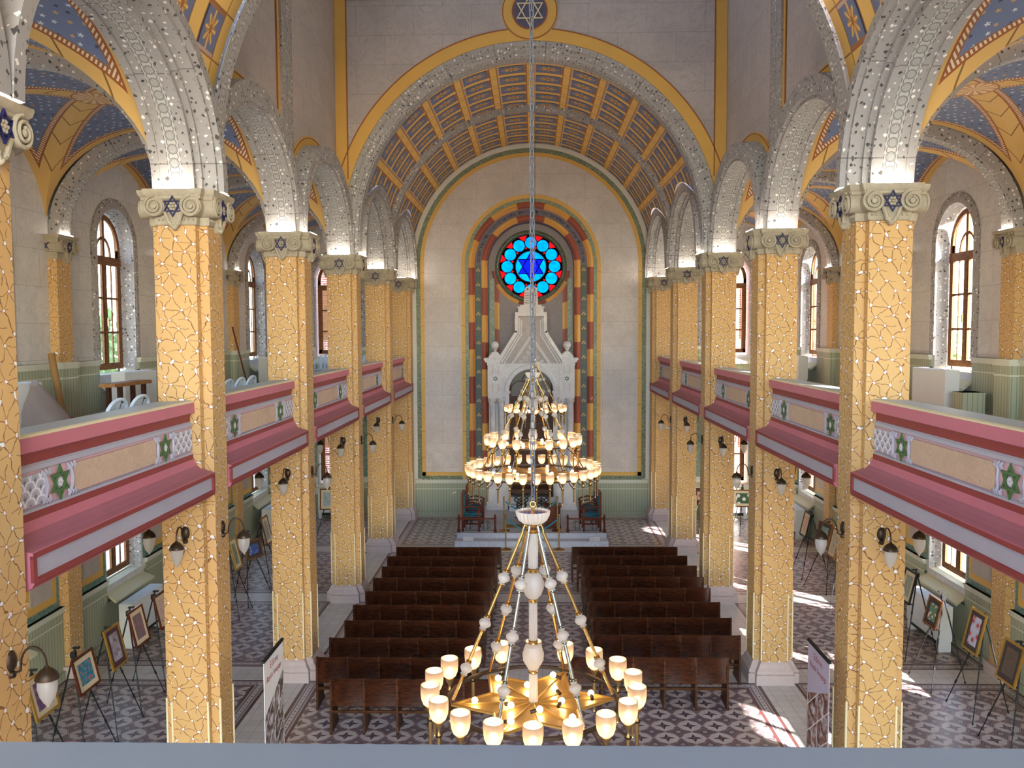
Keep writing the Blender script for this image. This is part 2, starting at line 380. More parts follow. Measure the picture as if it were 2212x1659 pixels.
def m_stain(name, c, st=0):
    """coloured window glass lit by the day behind it"""
    k = N(name); k.t.nodes.remove(k.b); nz = k.noise(5, k.uv(), 3)
    cc = k.mix(nz, tuple(v*.75 for v in c), c)
    t = k.n('ShaderNodeBsdfTransparent', {0:cc}); d = k.n('ShaderNodeBsdfTranslucent', {0:cc}); g = k.n('ShaderNodeBsdfGlossy', {'Roughness':.1,0:(.3,.3,.3)})
    m1 = k.n('ShaderNodeMixShader', {0:.5,1:t.outputs[0],2:d.outputs[0]}); m2 = k.n('ShaderNodeMixShader', {0:.04,1:m1.outputs[0],2:g.outputs[0]})
    k.t.links.new(m2.outputs[0], k.out.inputs[0]); return k.mat
def m_frost(name, c, tr=.25, rough=.4):
    """thin frosted glass"""
    k = N(name); k.t.nodes.remove(k.b)
    t = k.n('ShaderNodeBsdfTransparent', {0:(1,.95,.88)}); d = k.n('ShaderNodeBsdfTranslucent', {0:c}); f = k.n('ShaderNodeBsdfDiffuse', {0:c}); g = k.n('ShaderNodeBsdfGlossy', {'Roughness':rough})
    a = k.n('ShaderNodeMixShader', {0:.3,1:d.outputs[0],2:f.outputs[0]}); b = k.n('ShaderNodeMixShader', {0:tr,1:a.outputs[0],2:t.outputs[0]})
    e = k.n('ShaderNodeMixShader', {0:.05,1:b.outputs[0],2:g.outputs[0]}); k.t.links.new(e.outputs[0], k.out.inputs[0]); return k.mat
M = dict(
    mosaic=m_mosaic(), terr=m_terrazzo(), guil=m_terrazzo('terrazzo_guilloche',1.05,True), vault=m_vault(),
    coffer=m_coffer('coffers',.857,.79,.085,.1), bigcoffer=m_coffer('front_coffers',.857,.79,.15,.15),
    marble=m_marble('marble_blocks',(218,213,212),1.25,.62), pale=m_marble('pale_blocks',(186,175,172),1.25,.62,True,.85), endm=m_marble('end_blocks',(208,198,196),1.16,.79,True,.8,1.6),
    niche=m_marble('niche_plaster',(150,138,142),9,9,False), wain=m_wainscot(), cream=flat('cream_trim',(206,206,192),.5), sill=flat('cream_sill',(214,208,176),.5),
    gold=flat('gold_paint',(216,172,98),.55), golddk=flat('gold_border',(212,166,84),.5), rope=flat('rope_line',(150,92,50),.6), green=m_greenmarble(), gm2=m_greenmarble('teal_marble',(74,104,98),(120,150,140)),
    stripe=m_stripe('red_gold_bands'), floral=m_floral(), slate=flat('slate_lilac',(112,106,124),.6), indigo=flat('indigo_disc',(88,84,110),.6),
    pink=flat('pink_paint',(190,110,122),.6), mauve=flat('mauve_paint',(164,100,112),.6), red=flat('dark_red_paint',(142,58,56),.55), lilac=flat('lilac_panel',(174,167,176),.6), ledge=flat('grey_ledge',(176,182,180),.45), creamedge=flat('cream_edge',(222,208,170),.5),
    rosepink=flat('frieze_pink',(214,168,172),.6), stargreen=flat('star_green',(72,104,60),.5), panel=m_marble('beige_marble_panel',(204,172,146),9,9,False,.86,3),
    stone=flat('capital_stone',(170,158,138),.75,var=.26,sc=11), basestone=flat('base_stone',(196,176,170),.7,var=.12,sc=14), navy=flat('navy_star',(34,34,84),.5),
    wwood=m_wood('window_oak',(92,58,34),(140,92,56),.45), wood=m_wood('pew_wood',(24,11,5),(74,34,14),.36), wood2=m_wood('pew_rail_wood',(40,22,12),(92,54,28),.4), dkwood=m_wood('dark_carved_wood',(46,26,16),(84,48,30),.4), redwood=m_wood('mahogany',(70,30,20),(112,52,34),.35), planks=m_wood('raw_plank',(132,88,50),(176,126,78),.6),
    brass=flat('brass',(194,156,96),.22,1.0,.04), brass_glint=flat('brass_window_glint',(168,164,152),.2,1.0,.04), bronze=flat('dark_bronze',(70,56,44),.4,.7), iron=flat('black_iron',(30,28,28),.5,.4), steel=flat('galvanised_chain',(96,96,102),.55,.2),
    alab=m_frost('alabaster_glass',s2l((250,240,228)),.06), shade=m_frost('frosted_shade',s2l((160,142,126)),.06), lampglass=m_frost('milky_lamp_glass',s2l((240,238,234)),.2),
    wmarble=m_marble('white_marble',(212,206,206),9,9,False,.86,2.5), carved=m_marble('shaded_marble_ground',(178,166,164),9,9,False,.8,4), gmarble=m_marble('grey_veined_marble',(206,206,214),9,9,False,.7,.9),
    glass=m_glass(), white=flat('white_enamel',(222,222,222),.35), plastic=flat('white_plastic',(196,212,228),.4), black=flat('matt_black',(22,22,24),.5), teal=flat('teal_velvet',(38,92,112),.85,var=.2), rope2=flat('teal_rope',(34,120,140),.8),
    rail=flat('blue_grey_rail',(108,114,122),.45), plaster=flat('plaster_white',(214,210,204),.8), soffit=flat('soffit_paint',(198,182,150),.7), card=flat('cardboard_tube',(150,112,66),.8), beige=flat('beige_mat',(216,200,170),.8), bag=m_frost('plastic_bag_film',s2l((206,192,190)),.3), ochre=flat('ochre_cloth',(150,116,60),.8),
    leaf=flat('leaves',(128,150,96),.6,var=.4,sc=6), bark=flat('bark',(90,72,54),.9), gravel=flat('yard_paving',(170,164,152),.9), cremewall=flat('cream_render',(232,222,190),.85), led=emis('led_light',(1,.92,.78),125))
def m_brick():
    k = N('red_brick',.8); b = k.n('ShaderNodeTexBrick', {'Scale':1.0,'Color1':s2l((164,86,66)),'Color2':s2l((136,66,52)),'Mortar':s2l((206,198,188)),'Mortar Size':.012,'Brick Width':.25,'Row Height':.085}); k.t.links.new(k.uv(), b.inputs['Vector']); return k.col(b.outputs[0])
M['brick'] = m_brick()
# ------------------------------------------------------------------ dimensions
PX, SP, D0, ZC = 4.15, 4.352, 6.13, 7.71
D = [D0+SP*i for i in range(6)]           # pier lines
BAYS = [(D[i]+D[i+1])/2 for i in range(5)]
YE, XW, XG = 28.0, 8.23, 8.47             # end wall, aisle wall, window plane
ZG = 4.42                                  # gallery floor
HB = SP/2-.33                              # arch half span
# ------------------------------------------------------------------ floor and shell
mb = MB(); mb.poly([(-XW,-4,0),(XW,-4,0),(XW,YE,0),(-XW,YE,0)]); struct(mb.build('floor', M['floor'] if 'floor' in M else m_floor()))
def hexagram(mb, r, w, d, mi=0):
    """six pointed star of two interlaced triangle frames in the local XY plane, depth along +Z"""
    for q in (0,1):
        o = [(r*cos(pi/2+q*pi+k*2*pi/3), r*sin(pi/2+q*pi+k*2*pi/3)) for k in range(3)]
        ri = r-2*w; n = [(ri*cos(pi/2+q*pi+k*2*pi/3), ri*sin(pi/2+q*pi+k*2*pi/3)) for k in range(3)]
        for k in range(3):
            j = (k+1)%3; mb.prism([o[k],o[j],n[j],n[k]], 'z', 0, d+q*.001, mi)
def arcpts(c, z0, a, b, n=24, t0=pi, t1=0): return [(c+a*cos(t0+(t1-t0)*k/n), z0+b*sin(t0+(t1-t0)*k/n)) for k in range(n+1)]
WH = .74      # half width of the opening on the wall face
def aisle_wall(sg):
    mb = MB(); X = sg*XW
    P = lambda pts, mi=0: mb.poly([(X,y,z) for y,z in pts], mi)
    edges = [-4.0]+D[:]; edges[-1] = YE
    cs = [D0-SP/2-1.2]+BAYS
    for i in range(len(edges)-1):
        y0, y1 = edges[i], edges[i+1]; c = cs[i] if i else None
        if c is None: P([(y0,0),(y1,0),(y1,10.4),(y0,10.4)]); continue
        P([(y0,0),(c-WH,0),(c-WH,10.4),(y0,10.4)]); P([(c+WH,0),(y1,0),(y1,10.4),(c+WH,10.4)])
        P([(c-WH,0),(c+WH,0),(c+WH,1.12),(c-WH,1.12)]); P([(c-WH,3.68),(c+WH,3.68),(c+WH,5.22),(c-WH,5.22)])
        P(arcpts(c,7.75,WH,.72)+[(c+WH,10.4),(c-WH,10.4)])
        # reveals
        for z0, z1, arch in ((1.12,3.68,0),(5.22,7.75,1)):
            w2 = .69
            for s in (-1,1):
                mb.poly([(X,c+s*WH,z0),(X,c+s*WH,z1),(sg*(XG+.06),c+s*w2,z1),(sg*(XG+.06),c+s*w2,z0)], 1)
            mb.poly([(X,c-WH,z0),(X,c+WH,z0),(sg*(XG+.06),c+w2,z0),(sg*(XG+.06),c-w2,z0)], 2)
            if arch:
                a, b = arcpts(c,7.75,WH,.72), arcpts(c,7.75,w2,.67)
                for k in range(24): mb.poly([(X,)+a[k],(X,)+a[k+1],(sg*(XG+.06),)+b[k+1],(sg*(XG+.06),)+b[k]], 1)
            else: mb.poly([(X,c-WH,z1),(X,c+WH,z1),(sg*(XG+.06),c+w2,z1),(sg*(XG+.06),c-w2,z1)], 1)
    # outer skin with the same openings keeps the wall solid
    XO = sg*(XG+.1)
    for i in range(len(edges)-1):
        y0, y1 = edges[i], edges[i+1]
        if not i: mb.poly([(XO,y0,0),(XO,y1,0),(XO,y1,10.4),(XO,y0,10.4)],3); continue
        c = cs[i]; w = .69
        for pts in ([(y0,0),(c-w,0),(c-w,10.4),(y0,10.4)],[(c+w,0),(y1,0),(y1,10.4),(c+w,10.4)],[(c-w,0),(c+w,0),(c+w,1.12),(c-w,1.12)],[(c-w,3.68),(c+w,3.68),(c+w,5.22),(c-w,5.22)],arcpts(c,7.75,w,.67)+[(c+w,10.4),(c-w,10.4)]):
            mb.poly([(XO,y,z) for y,z in pts],3)
    struct(mb.build('wall_left' if sg < 0 else 'wall_right', [M['marble'],M['terr'],M['sill'],M['plaster']]))
    # wainscot panelling, caps and sills
    wb, tb, gb, sb = MB(), MB(), MB(), MB()
    for base, top in ((0,1.27),(ZG,5.52)):
        segs = []; e = -4.0
        for c in BAYS: segs.append((e,c-.84)); e = c+.84
        segs.append((e,YE))
        x0, x1 = sorted((X, X-sg*.05))
        for y0,y1 in segs:
            wb.box(x0,x1,y0,y1,base+.14,top-.1); tb.box(*sorted((X,X-sg*.075)),y0,y1,top-.1,top); tb.box(*sorted((X,X-sg*.095)),y0-.01,y1+.01,top-.03,top+.0)
            tb.box(*sorted((X,X-sg*.062)),y0,y1,top-.27,top-.245)
        gb.box(*sorted((X,X-sg*.1)),-4,YE,base,base+.14)
        for c in BAYS:
            zt = 1.13 if base == 0 else 5.23; zb = zt-.26 if base == 0 else zt-.3
            a, b = XG+.0, XW-.22
            vs = [(sg*a,c-.7,zt+.01),(sg*a,c+.7,zt+.01),(sg*b,c+.86,zb),(sg*b,c-.86,zb),(sg*a,c-.7,zt-.04),(sg*a,c+.7,zt-.04),(sg*b,c+.86,zb-.05),(sg*b,c-.86,zb-.05)]
            sb.add(vs,[(0,1,2,3),(7,6,5,4),(3,2,6,7),(0,3,7,4),(1,5,6,2),(0,4,5,1)])
            wb.box(x0,x1,c-.84,c+.84,base+.14,zb-.04)
    sd = 'left' if sg < 0 else 'right'
    struct(wb.build('trim_wainscot_'+sd, M['wain'])); struct(tb.build('trim_cap_'+sd, M['cream'])); struct(gb.build('baseboard_'+sd, M['wain'])); struct(sb.build('trim_sill_'+sd, M['sill']))
    # speckled surrounds of the upper windows, painted panels of the lower aisle
    ub, pb = MB(), MB()
    for c in BAYS:
        prof = [(X,.0),(X-sg*.035,.0),(X-sg*.05,.05),(X-sg*.05,.14),(X-sg*.03,.17),(X-sg*.03,.2),(X,.2)]
        ub.sweep('x', c, 7.75, WH, .72, prof, 28)
        for s in (-1,1):
            ub.prism([(X-sg*0,c+s*WH),(X-sg*.035,c+s*WH),(X-sg*.05,c+s*(WH+.05)),(X-sg*.05,c+s*(WH+.14)),(X-sg*.03,c+s*(WH+.17)),(X-sg*.03,c+s*(WH+.2)),(X,c+s*(WH+.2))],'z',5.52,7.75)
        for s in (-1,1):
            ya, yb = sorted((c+s*.8, c+s*(SP/2-.26)))
            pb.box(*sorted((X,X-sg*.012)),ya,yb,1.27,4.0,0)
            for q in (0,1):
                o = .1+q*.13
                pb.box(*sorted((X,X-sg*(.02+.008*q))),ya+o,yb-o,1.27+o+.02,3.9-o,1+q)
    struct(ub.build('trim_window_surround_'+sd, M['terr'], smooth=40)); struct(pb.build('trim_painted_panel_'+sd, [M['gm2'],M['golddk'],M['pale']]))
for sg in (-1,1): aisle_wall(sg)
# gallery floors
for sg in (-1,1):
    mb = MB(); mb.box(*sorted((sg*4.36,sg*XW)),-4,YE,4.06,ZG); struct(mb.build('floor_gallery_'+('left' if sg < 0 else 'right'), M['soffit']))
# ------------------------------------------------------------------ aisle vaults, arches
def vault(c):
    mb = MB(); ax, ay, rise = 1.93, 1.98, 1.72; n = 28; cx = 6.33
    vs = []; uv = []
    for j in range(n+1):
        for i in range(n+1):
            u, v = sin(pi/2*(2*i/n-1)), sin(pi/2*(2*j/n-1))
            h = max(sqrt(max(0,1-u*u)), sqrt(max(0,1-v*v)))
            vs.append((cx+u*ax, c+v*ay, ZC+.02+rise*h)); uv.append((u,v))
    fs = []; uvs = []
    for j in range(n):
        for i in range(n):
            a, b, d, e = j*(n+1)+i, j*(n+1)+i+1, (j+1)*(n+1)+i+1, (j+1)*(n+1)+i
            tr = [(a,b,d),(a,d,e)] if (i < n/2) == (j < n/2) else [(a,b,e),(b,d,e)]
            for t in tr: fs.append(t); uvs.append([uv[q] for q in t])
    return mb.add(vs, fs, 0, uvs)
proto = {}
for i, c in enumerate(BAYS+[BAYS[0]-SP]):
    mb = vault(c); o = struct(mb.build('ceiling_aisle_vault', M['vault'], smooth=25))
    l = MB(); l.v = [(-x,y,z) for x,y,z in mb.v]; l.f = [tuple(reversed(f)) for f in mb.f]; l.m = mb.m; l.uv = [list(reversed(u)) for u in mb.uv]
    struct(l.build('ceiling_aisle_vault', M['vault'], smooth=25))
def arcade(sg, c, nave):
    """arch between two piers along the nave: soffit with guilloche, stepped nave side"""
    q = [(4.43,.34),(4.43,0),(4.33,0),(4.33,.02),(3.97,.02),(3.97,0),(3.93,0)]
    q += [(3.93,.07),(3.86,.07),(3.86,.11),(nave+.06,.11),(nave+.06,.16),(nave,.18),(nave,.32),(4.2,.36)] if nave < 3.8 else [(3.93,.05),(nave,.07),(nave,.33),(4.25,.36)]
    prof = [(sg*t,r) for t,r in q]; ms = [0]*(len(prof)-1); ms[3] = 1
    mb = MB(); mb.sweep('x', c, ZC, HB, 1.56, prof, 40, ms, vc=sg*4.15)
    struct(mb.build('trim_arcade_arch', [M['terr'],M['guil']], smooth=30))
for sg in (-1,1):
    for i, c in enumerate(BAYS): arcade(sg, c, 3.64 if i in (0,3,4) else 3.88)
    arcade(sg, BAYS[0]-SP, 3.64)
def cross_arch(sg, y, w=.17):
    """arch across the aisle from pier to wall pilaster"""
    a = (8.03-4.47)/2; cx = sg*(4.47+a)
    q = [(-w,.2),(-w,0),(-w+.05,0),(-w+.05,-.02),(w-.05,-.02),(w-.05,0),(w,0),(w,.2)]
    mb = MB(); mb.sweep('y', cx, ZC, a, 1.58, [(y+t,r) for t,r in q], 32, [0,0,0,1,0,0,0], vc=y)
    struct(mb.build('trim_cross_arch', [M['terr'],M['guil']], smooth=30))
for sg in (-1,1):
    for i, y in enumerate(D[:5]): cross_arch(sg, y)
# ------------------------------------------------------------------ nave: vault walls above the arcade
def ell(y, c, a, b): 
    q = 1-((y-c)/a)**2
    return ZC+b*sqrt(q) if q > 0 else ZC
def barrel(y0, y1, cs, Rv, zc, mat, name, n=96, m=64):
    a, b = HB+.33, 1.56+.34
    def low(y): return max([ell(y,c,a,b) for c in cs])
    S = zc-ZC; tot = 2*S+pi*Rv
    ys = sorted(set([y0+(y1-y0)*k/n for k in range(n+1)]+[c+a*s*q for c in cs for s in (-1,1) for q in (1,.995,.98,.95) if y0 < c+a*s*q < y1]))
    def pos(L):
        if L < S: return Rv, ZC+L
        if L > tot-S: return -Rv, ZC+tot-L
        th = (L-S)/Rv; return Rv*cos(th), zc+Rv*sin(th)
    def lowL(y):
        z = low(y)
        return z-ZC if z < zc else S+Rv*math.asin(min(1,(z-zc)/Rv))
    mb = MB(); ny = len(ys)-1
    def fn(u, v):
        y = ys[round(v*ny)]; l = lowL(y); x, z = pos(l+(tot-2*l)*u); return (x, y, z)
    def uvf(u, v):
        y = ys[round(v*ny)]; l = lowL(y); return (l+(tot-2*l)*u-tot/2, y-y0)
    mb.grid(fn, m, ny, 0, uvf)
    struct(mb.build(name, mat, smooth=40))
RV, ZV = 3.88, 8.15
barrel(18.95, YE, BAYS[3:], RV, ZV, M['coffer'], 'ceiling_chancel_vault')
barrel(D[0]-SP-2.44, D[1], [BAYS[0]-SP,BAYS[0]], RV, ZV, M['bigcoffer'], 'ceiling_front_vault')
# nave side walls of the tall middle bays
for sg in (-1,1):
    y0, y1 = D[1], 18.93; X = sg*4.22; pts = [(y0,ZC)]
    for c in BAYS[1:3]: pts += arcpts(c,ZC,HB+.2,1.56+.22,32)
    pts += [(y1,ZC),(y1,14.6),(y0,14.6)]
    mb = MB(); mb.poly([(X,y,z) for y,z in pts]); struct(mb.build('wall_nave_'+('left' if sg < 0 else 'right'), M['pale']))
    # gold bands round the arches, carved grey strip between gold margins
    gb = MB()
    for c in BAYS[1:3]:
        gb.sweep('x', c, ZC, HB+.2, 1.78, [(X,.0),(X-sg*.02,.0),(X-sg*.02,.3),(X,.3)], 40)
        gb.sweep('x', c, ZC, HB+.2, 1.78, [(X-sg*.021,.26),(X-sg*.03,.26),(X-sg*.03,.275),(X-sg*.021,.275)], 40, [1,1,1])
    yc = 15.0
    for s in (-1,1): gb.box(*sorted((X,X-sg*.02)),*sorted((yc+s*.3,yc+s*.44)),8.4,14.6); gb.box(*sorted((X,X-sg*.026)),*sorted((yc+s*.43,yc+s*.445)),8.4,14.6,1)
    struct(gb.build('trim_gold_band_'+('left' if sg < 0 else 'right'), [M['golddk'],M['rope']]))
    k = MB(); k.box(*sorted((X,X-sg*.06)),yc-.3,yc+.3,7.9,14.6); struct(k.build('trim_carved_strip_'+('left' if sg < 0 else 'right'), M['guil']))
# ------------------------------------------------------------------ chancel arch wall and front transverse arch
def big_arch_wall(yf, yb, name, face):
    R0 = 3.74; mb = MB(); W = 4.22
    pts = [(-W,ZC)]+[(-4.08,ZC)]+arcpts(0,8.17,4.08,4.08,64)+[(4.08,ZC),(W,ZC),(W,14.6),(-W,14.6)]
    mb.poly([(x,yf,z) for x,z in pts], 0)
    struct(mb.build(name, M['pale']))
    s = 1 if yb > yf else -1
    ab = MB(); prof = [(yb,.0),(yf+s*.1,.0),(yf+s*.1,.015),(yf+s*.05,.03),(yf+s*.05,.1),(yf+s*.02,.12),(yf+s*.02,.2),(yf-s*.03,.23),(yf-s*.03,.33),(yf,.345)]
    ms = [1]+[0]*8
    ab.sweep('y', 0, 8.17, R0, R0, prof, 72, ms, vc=(yf+s*.1+yb)/2)
    for sg in (-1,1):
        v = [(t,sg*(R0+r)) for t,r in prof]
        for (t0,x0),(t1,x1) in zip(v,v[1:]): ab.poly([(x0,t0,ZC),(x1,t1,ZC),(x1,t1,8.17),(x0,t0,8.17)])
    struct(ab.build('trim_'+face+'_arch', [M['terr'],M['guil']], smooth=30))
big_arch_wall(18.92, 19.34, 'wall_chancel', 'chancel')
big_arch_wall(10.72, 10.28, 'wall_front', 'front')
# painted gold frame on the chancel wall with a star medallion
Y = 18.92
gb = MB(); fr = lambda x0,x1,z0,z1,t=.02,mi=0: gb.box(x0,x1,Y-t,Y,z0,z1,mi)
for s in (-1,1):
    fr(*sorted((s*4.21,s*3.97)),8.6,13.6); fr(*sorted((s*3.97,s*3.945)),9.35,13.2,.03,1)
fr(-4.21,4.21,13.18,13.5); 
for s in (-1,1): fr(*sorted((s*.72,s*3.95)),13.155,13.18,.03,1)
gb.sweep('y', 0, 8.17, 4.08, 4.08, [(Y,0),(Y-.022,0),(Y-.022,.25),(Y,.25)], 72)
gb.sweep('y', 0, 8.17, 4.08, 4.08, [(Y,.25),(Y-.03,.25),(Y-.03,.275),(Y,.275)], 72, [1,1,1], t0=.32, t1=pi-.32)
gb.lathe([(.0001,0),(.6,0),(.6,.03),(.0001,.03)], 40, (0,Y-.035,12.86), 0, 'y')
gb.sweep('y', 0, 12.86, .57, .57, [(Y-.03,0),(Y-.045,0),(Y-.045,.02),(Y-.03,.02)], 40, [1]*3, 0, 2*pi)
gb.lathe([(.0001,0),(.36,0),(.36,.03),(.0001,.03)], 40, (0,Y-.05,12.86), 2, 'y')
gb.sweep('y', 0, 12.86, .36, .36, [(Y-.03,0),(Y-.055,0),(Y-.055,.025),(Y-.03,.025)], 40, [1]*3, 0, 2*pi)
gb.M = Matrix.Translation((0,Y-.05,12.86)) @ Matrix.Rotation(pi/2,4,'X'); hexagram(gb, .33, .022, .025, 3); gb.M = None
struct(gb.build('trim_gold_frame', [M['golddk'],M['rope'],M['indigo'],M['creamedge']], smooth=30))
# slender rib across the chancel vault
rb = MB(); rb.sweep('y', 0, ZV, RV-.09, RV-.09, [(D[4]-.2,.12),(D[4]-.2,.02),(D[4]-.11,0),(D[4]-.11,-.02),(D[4]+.11,-.02),(D[4]+.11,0),(D[4]+.2,.02),(D[4]+.2,.12)], 72, [0,0,0,1,0,0,0], vc=D[4])
struct(rb.build('trim_vault_rib', [M['terr'],M['guil']], smooth=30))
# roofs over aisles and the high nave with an added high side opening for daylight
mb = MB()
for sg in (-1,1): mb.box(*sorted((sg*4.25,sg*(XG+.25))),-4,YE+.3,10.4,10.6)
mb.box(-4.6,4.6,10.5,19.1,18.0,18.2); mb.box(4.22,4.5,10.5,19.1,14.6,18.0); mb.box(-4.3,4.3,10.5,10.72,14.6,18.0); mb.box(-4.3,4.3,18.92,19.1,14.6,18.0);
for k in range(6): mb.box(-4.4,-4.22,10.6+k*1.66,10.8+k*1.66,14.6,18.0)
mb.box(-4.45,-4.2,10.5,19.1,14.55,16.6); mb.box(-4.3,4.3,19.4,YE+.3,12.3,12.5); mb.box(-4.3,4.3,-4,10.2,12.3,12.5)
struct(mb.build('ceiling', M['plaster']))
# ------------------------------------------------------------------ end wall with niche and rose window
def m_rose():
    k = N('rose_glass'); k.t.nodes.remove(k.b); x, y = k.sep(k.uv()); y = k.sub(y,8.15)
    r = k.hyp(x,y); an = k.m('ARCTAN2', x, y); T = 2*pi/12
    la = k.per(an,T); qx, qy = k.sub(k.mul(r,k.m('COSINE',la)),.78), k.mul(r,k.m('SINE',la)); dc = k.hyp(qx,qy)
    lb = k.ab(k.per(an,T,T/2)); red = k.mul(k.gt(r,.86), k.lt(k.mul(lb,r), k.mul(k.sub(r,.84),.75))); red = k.mul(red, k.lt(r,1.03))
    red2 = k.mul(k.lt(k.mul(lb,r), k.mul(k.sub(r,.575),.6)), k.mul(k.gt(r,.575), k.lt(r,.66)))
    red = k.mul(k.m('MAXIMUM',red,red2), k.gt(dc,.215))
    def tri(sgn):
        return k.m('MAXIMUM', k.mul(y,-sgn), k.m('MAXIMUM', k.addv(k.mul(y,.5*sgn),k.mul(x,.866)), k.addv(k.mul(y,.5*sgn),k.mul(x,-.866))))
    a, b = tri(1.0), tri(-1.0); S = .235
    star = k.m('MAXIMUM', k.lt(a,S), k.lt(b,S)); lead = k.m('MAXIMUM', k.mul(k.lt(k.ab(k.sub(a,S)),.014), k.lt(r,.5)), k.mul(k.lt(k.ab(k.sub(b,S)),.014), k.lt(r,.5)))
    nz = k.noise(4,k.uv(),3); cy = k.mix(nz,(.0,.07,.36),(.0,.22,.62)); cx = k.mix(k.lt(nz,.4), cy, (.0,.13,.5))
    c = k.mix(star, cx, (.003,.006,.36)); c = k.mix(red, c, (.45,.003,.005))
    op = k.m('MAXIMUM', k.lt(dc,.187), k.m('MAXIMUM', k.mul(k.lt(r,.495), k.sub(1.0,lead)), red))
    t = k.n('ShaderNodeBsdfTransparent', {0:c}); d = k.n('ShaderNodeBsdfTranslucent', {0:c}); bl = k.n('ShaderNodeBsdfDiffuse', {0:(.008,.006,.008)})
    m1 = k.n('ShaderNodeMixShader', {0:.45,1:t.outputs[0],2:d.outputs[0]}); m2 = k.n('ShaderNodeMixShader', {0:op,1:bl.outputs[0],2:m1.outputs[0]})
    k.t.links.new(m2.outputs[0], k.out.inputs[0]); return k.mat
NR, YN, ZR = 1.40, 28.55, 8.15
mb = MB(); mb.poly([(x,YE,z) for x,z in [(-4.4,0),(-NR,0)]+arcpts(0,ZR,NR,NR,48)+[(NR,0),(4.4,0),(4.4,12.3),(-4.4,12.3)]])
ap = arcpts(0,ZR,NR,NR,48)
for p,q in zip([(-NR,0)]+ap,ap+[(NR,0)]): mb.poly([(p[0],YE,p[1]),(q[0],YE,q[1]),(q[0],YN,q[1]),(p[0],YN,p[1])],1)
rr = 1.07
mb.poly([(x,YN,z) for x,z in [(-NR,ZR)]+ap+[(NR,ZR)]+arcpts(0,ZR,rr,rr,48,0,pi)],2)
mb.poly([(x,YN,z) for x,z in arcpts(0,ZR,rr,rr,48,pi,2*pi)+[(NR,ZR),(NR,0),(-NR,0),(-NR,ZR)]],2)
lo = arcpts(0,ZR,rr,rr,48,pi,3*pi)
for p,q in zip(lo,lo[1:]): mb.poly([(p[0],YN,p[1]),(q[0],YN,q[1]),(q[0],YN+.3,q[1]),(p[0],YN+.3,p[1])],1)
struct(mb.build('wall_end', [M['endm'],M['slate'],M['niche']]))
bb = MB()
def band(r0, r1, mi, t=.03, bulge=0, arch=None, z0=1.2, yw=YE, legs=True):
    n = 5 if bulge else 1
    pr = [(yw,r0)]+[(yw-t-bulge*sin(pi*k/n),r0+(r1-r0)*k/n) for k in range(n+1)]+[(yw,r1)]
    bb.sweep('y', 0, ZR, 0, 0, pr, 64, [arch if arch is not None else mi]*(len(pr)-1))
    # true arc lengths for the painted bands
    nf = 64*(len(pr)-1); rm = (r0+r1)/2
    for i in range(nf):
        k, j = divmod(i, len(pr)-1); ph0, ph1 = (pi*k/64-pi/2)*rm, (pi*(k+1)/64-pi/2)*rm; v0, v1 = pr[j][1]-rm, pr[j+1][1]-rm
        bb.uv[len(bb.uv)-nf+i] = [(ph0,v0),(ph0,v1),(ph1,v1),(ph1,v0)]
    if legs:
        for sg in (-1,1):
            for (t0,a),(t1,b) in zip(pr,pr[1:]):
                x0, x1 = sg*a, sg*b; L = rm*pi/2
                bb.add([(x0,t0,z0),(x1,t1,z0),(x1,t1,ZR),(x0,t0,ZR)],[(0,1,2,3)],mi,[[(L+ZR-z0,a-rm),(L+ZR-z0,b-rm),(L,b-rm),(L,a-rm)]])
band(1.40,1.60,2,.02,.05); band(1.60,1.81,3,.015,0,4); band(1.81,2.02,2,.02,.05); band(2.02,2.13,1,.02); band(2.13,2.25,0,.025)
band(3.46,3.58,0,.02); band(3.58,3.72,1,.02); band(3.72,3.86,5,.03)
for s in (-1,1):
    bb.box(*sorted((s*2.25,s*3.58)),YE-.02,YE,1.3,1.42,0); bb.box(*sorted((s*2.25,s*3.6)),YE-.022,YE,1.18,1.3,1)
    for r in (3.58,2.25): 
        for z in [1.9+.86*i for i in range(8)]: bb.box(*sorted((s*r,s*(r-.12))),YE-.028,YE,z,z+.012,6)
# inside the niche: dark marble ring, striped ring and side strips
bb.sweep('y', 0, ZR, 1.06, 1.06, [(YN,0),(YN-.06,.01),(YN-.09,.05),(YN-.06,.1),(YN-.03,.12),(YN,.12)], 72, [1]*5, 0, 2*pi)
bb.sweep('y', 0, ZR, 1.18, 1.18, [(YN-.03,0),(YN-.045,.06),(YN-.03,.12),(YN,.12)], 48, [2]*3, pi+.12, 2*pi-.12)
for s in (-1,1):
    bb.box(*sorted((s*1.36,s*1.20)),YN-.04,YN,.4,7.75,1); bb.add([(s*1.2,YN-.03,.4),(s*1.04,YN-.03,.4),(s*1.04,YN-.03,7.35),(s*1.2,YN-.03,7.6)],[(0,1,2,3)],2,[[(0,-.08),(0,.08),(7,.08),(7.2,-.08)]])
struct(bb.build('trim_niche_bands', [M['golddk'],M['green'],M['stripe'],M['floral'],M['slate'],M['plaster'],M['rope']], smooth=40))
# end wall panelling
wb = MB()
for s in (-1,1):
    wb.box(*sorted((s*1.4,s*3.8)),YE-.05,YE,.14,1.08,0); wb.box(*sorted((s*1.4,s*3.8)),YE-.08,YE,1.06,1.18,1); wb.box(*sorted((s*1.4,s*3.8)),YE-.06,YE,.86,.885,1); wb.box(*sorted((s*1.4,s*3.8)),YE-.1,YE,0,.14,0)
struct(wb.build('trim_wainscot_end', [M['wain'],M['cream']]))
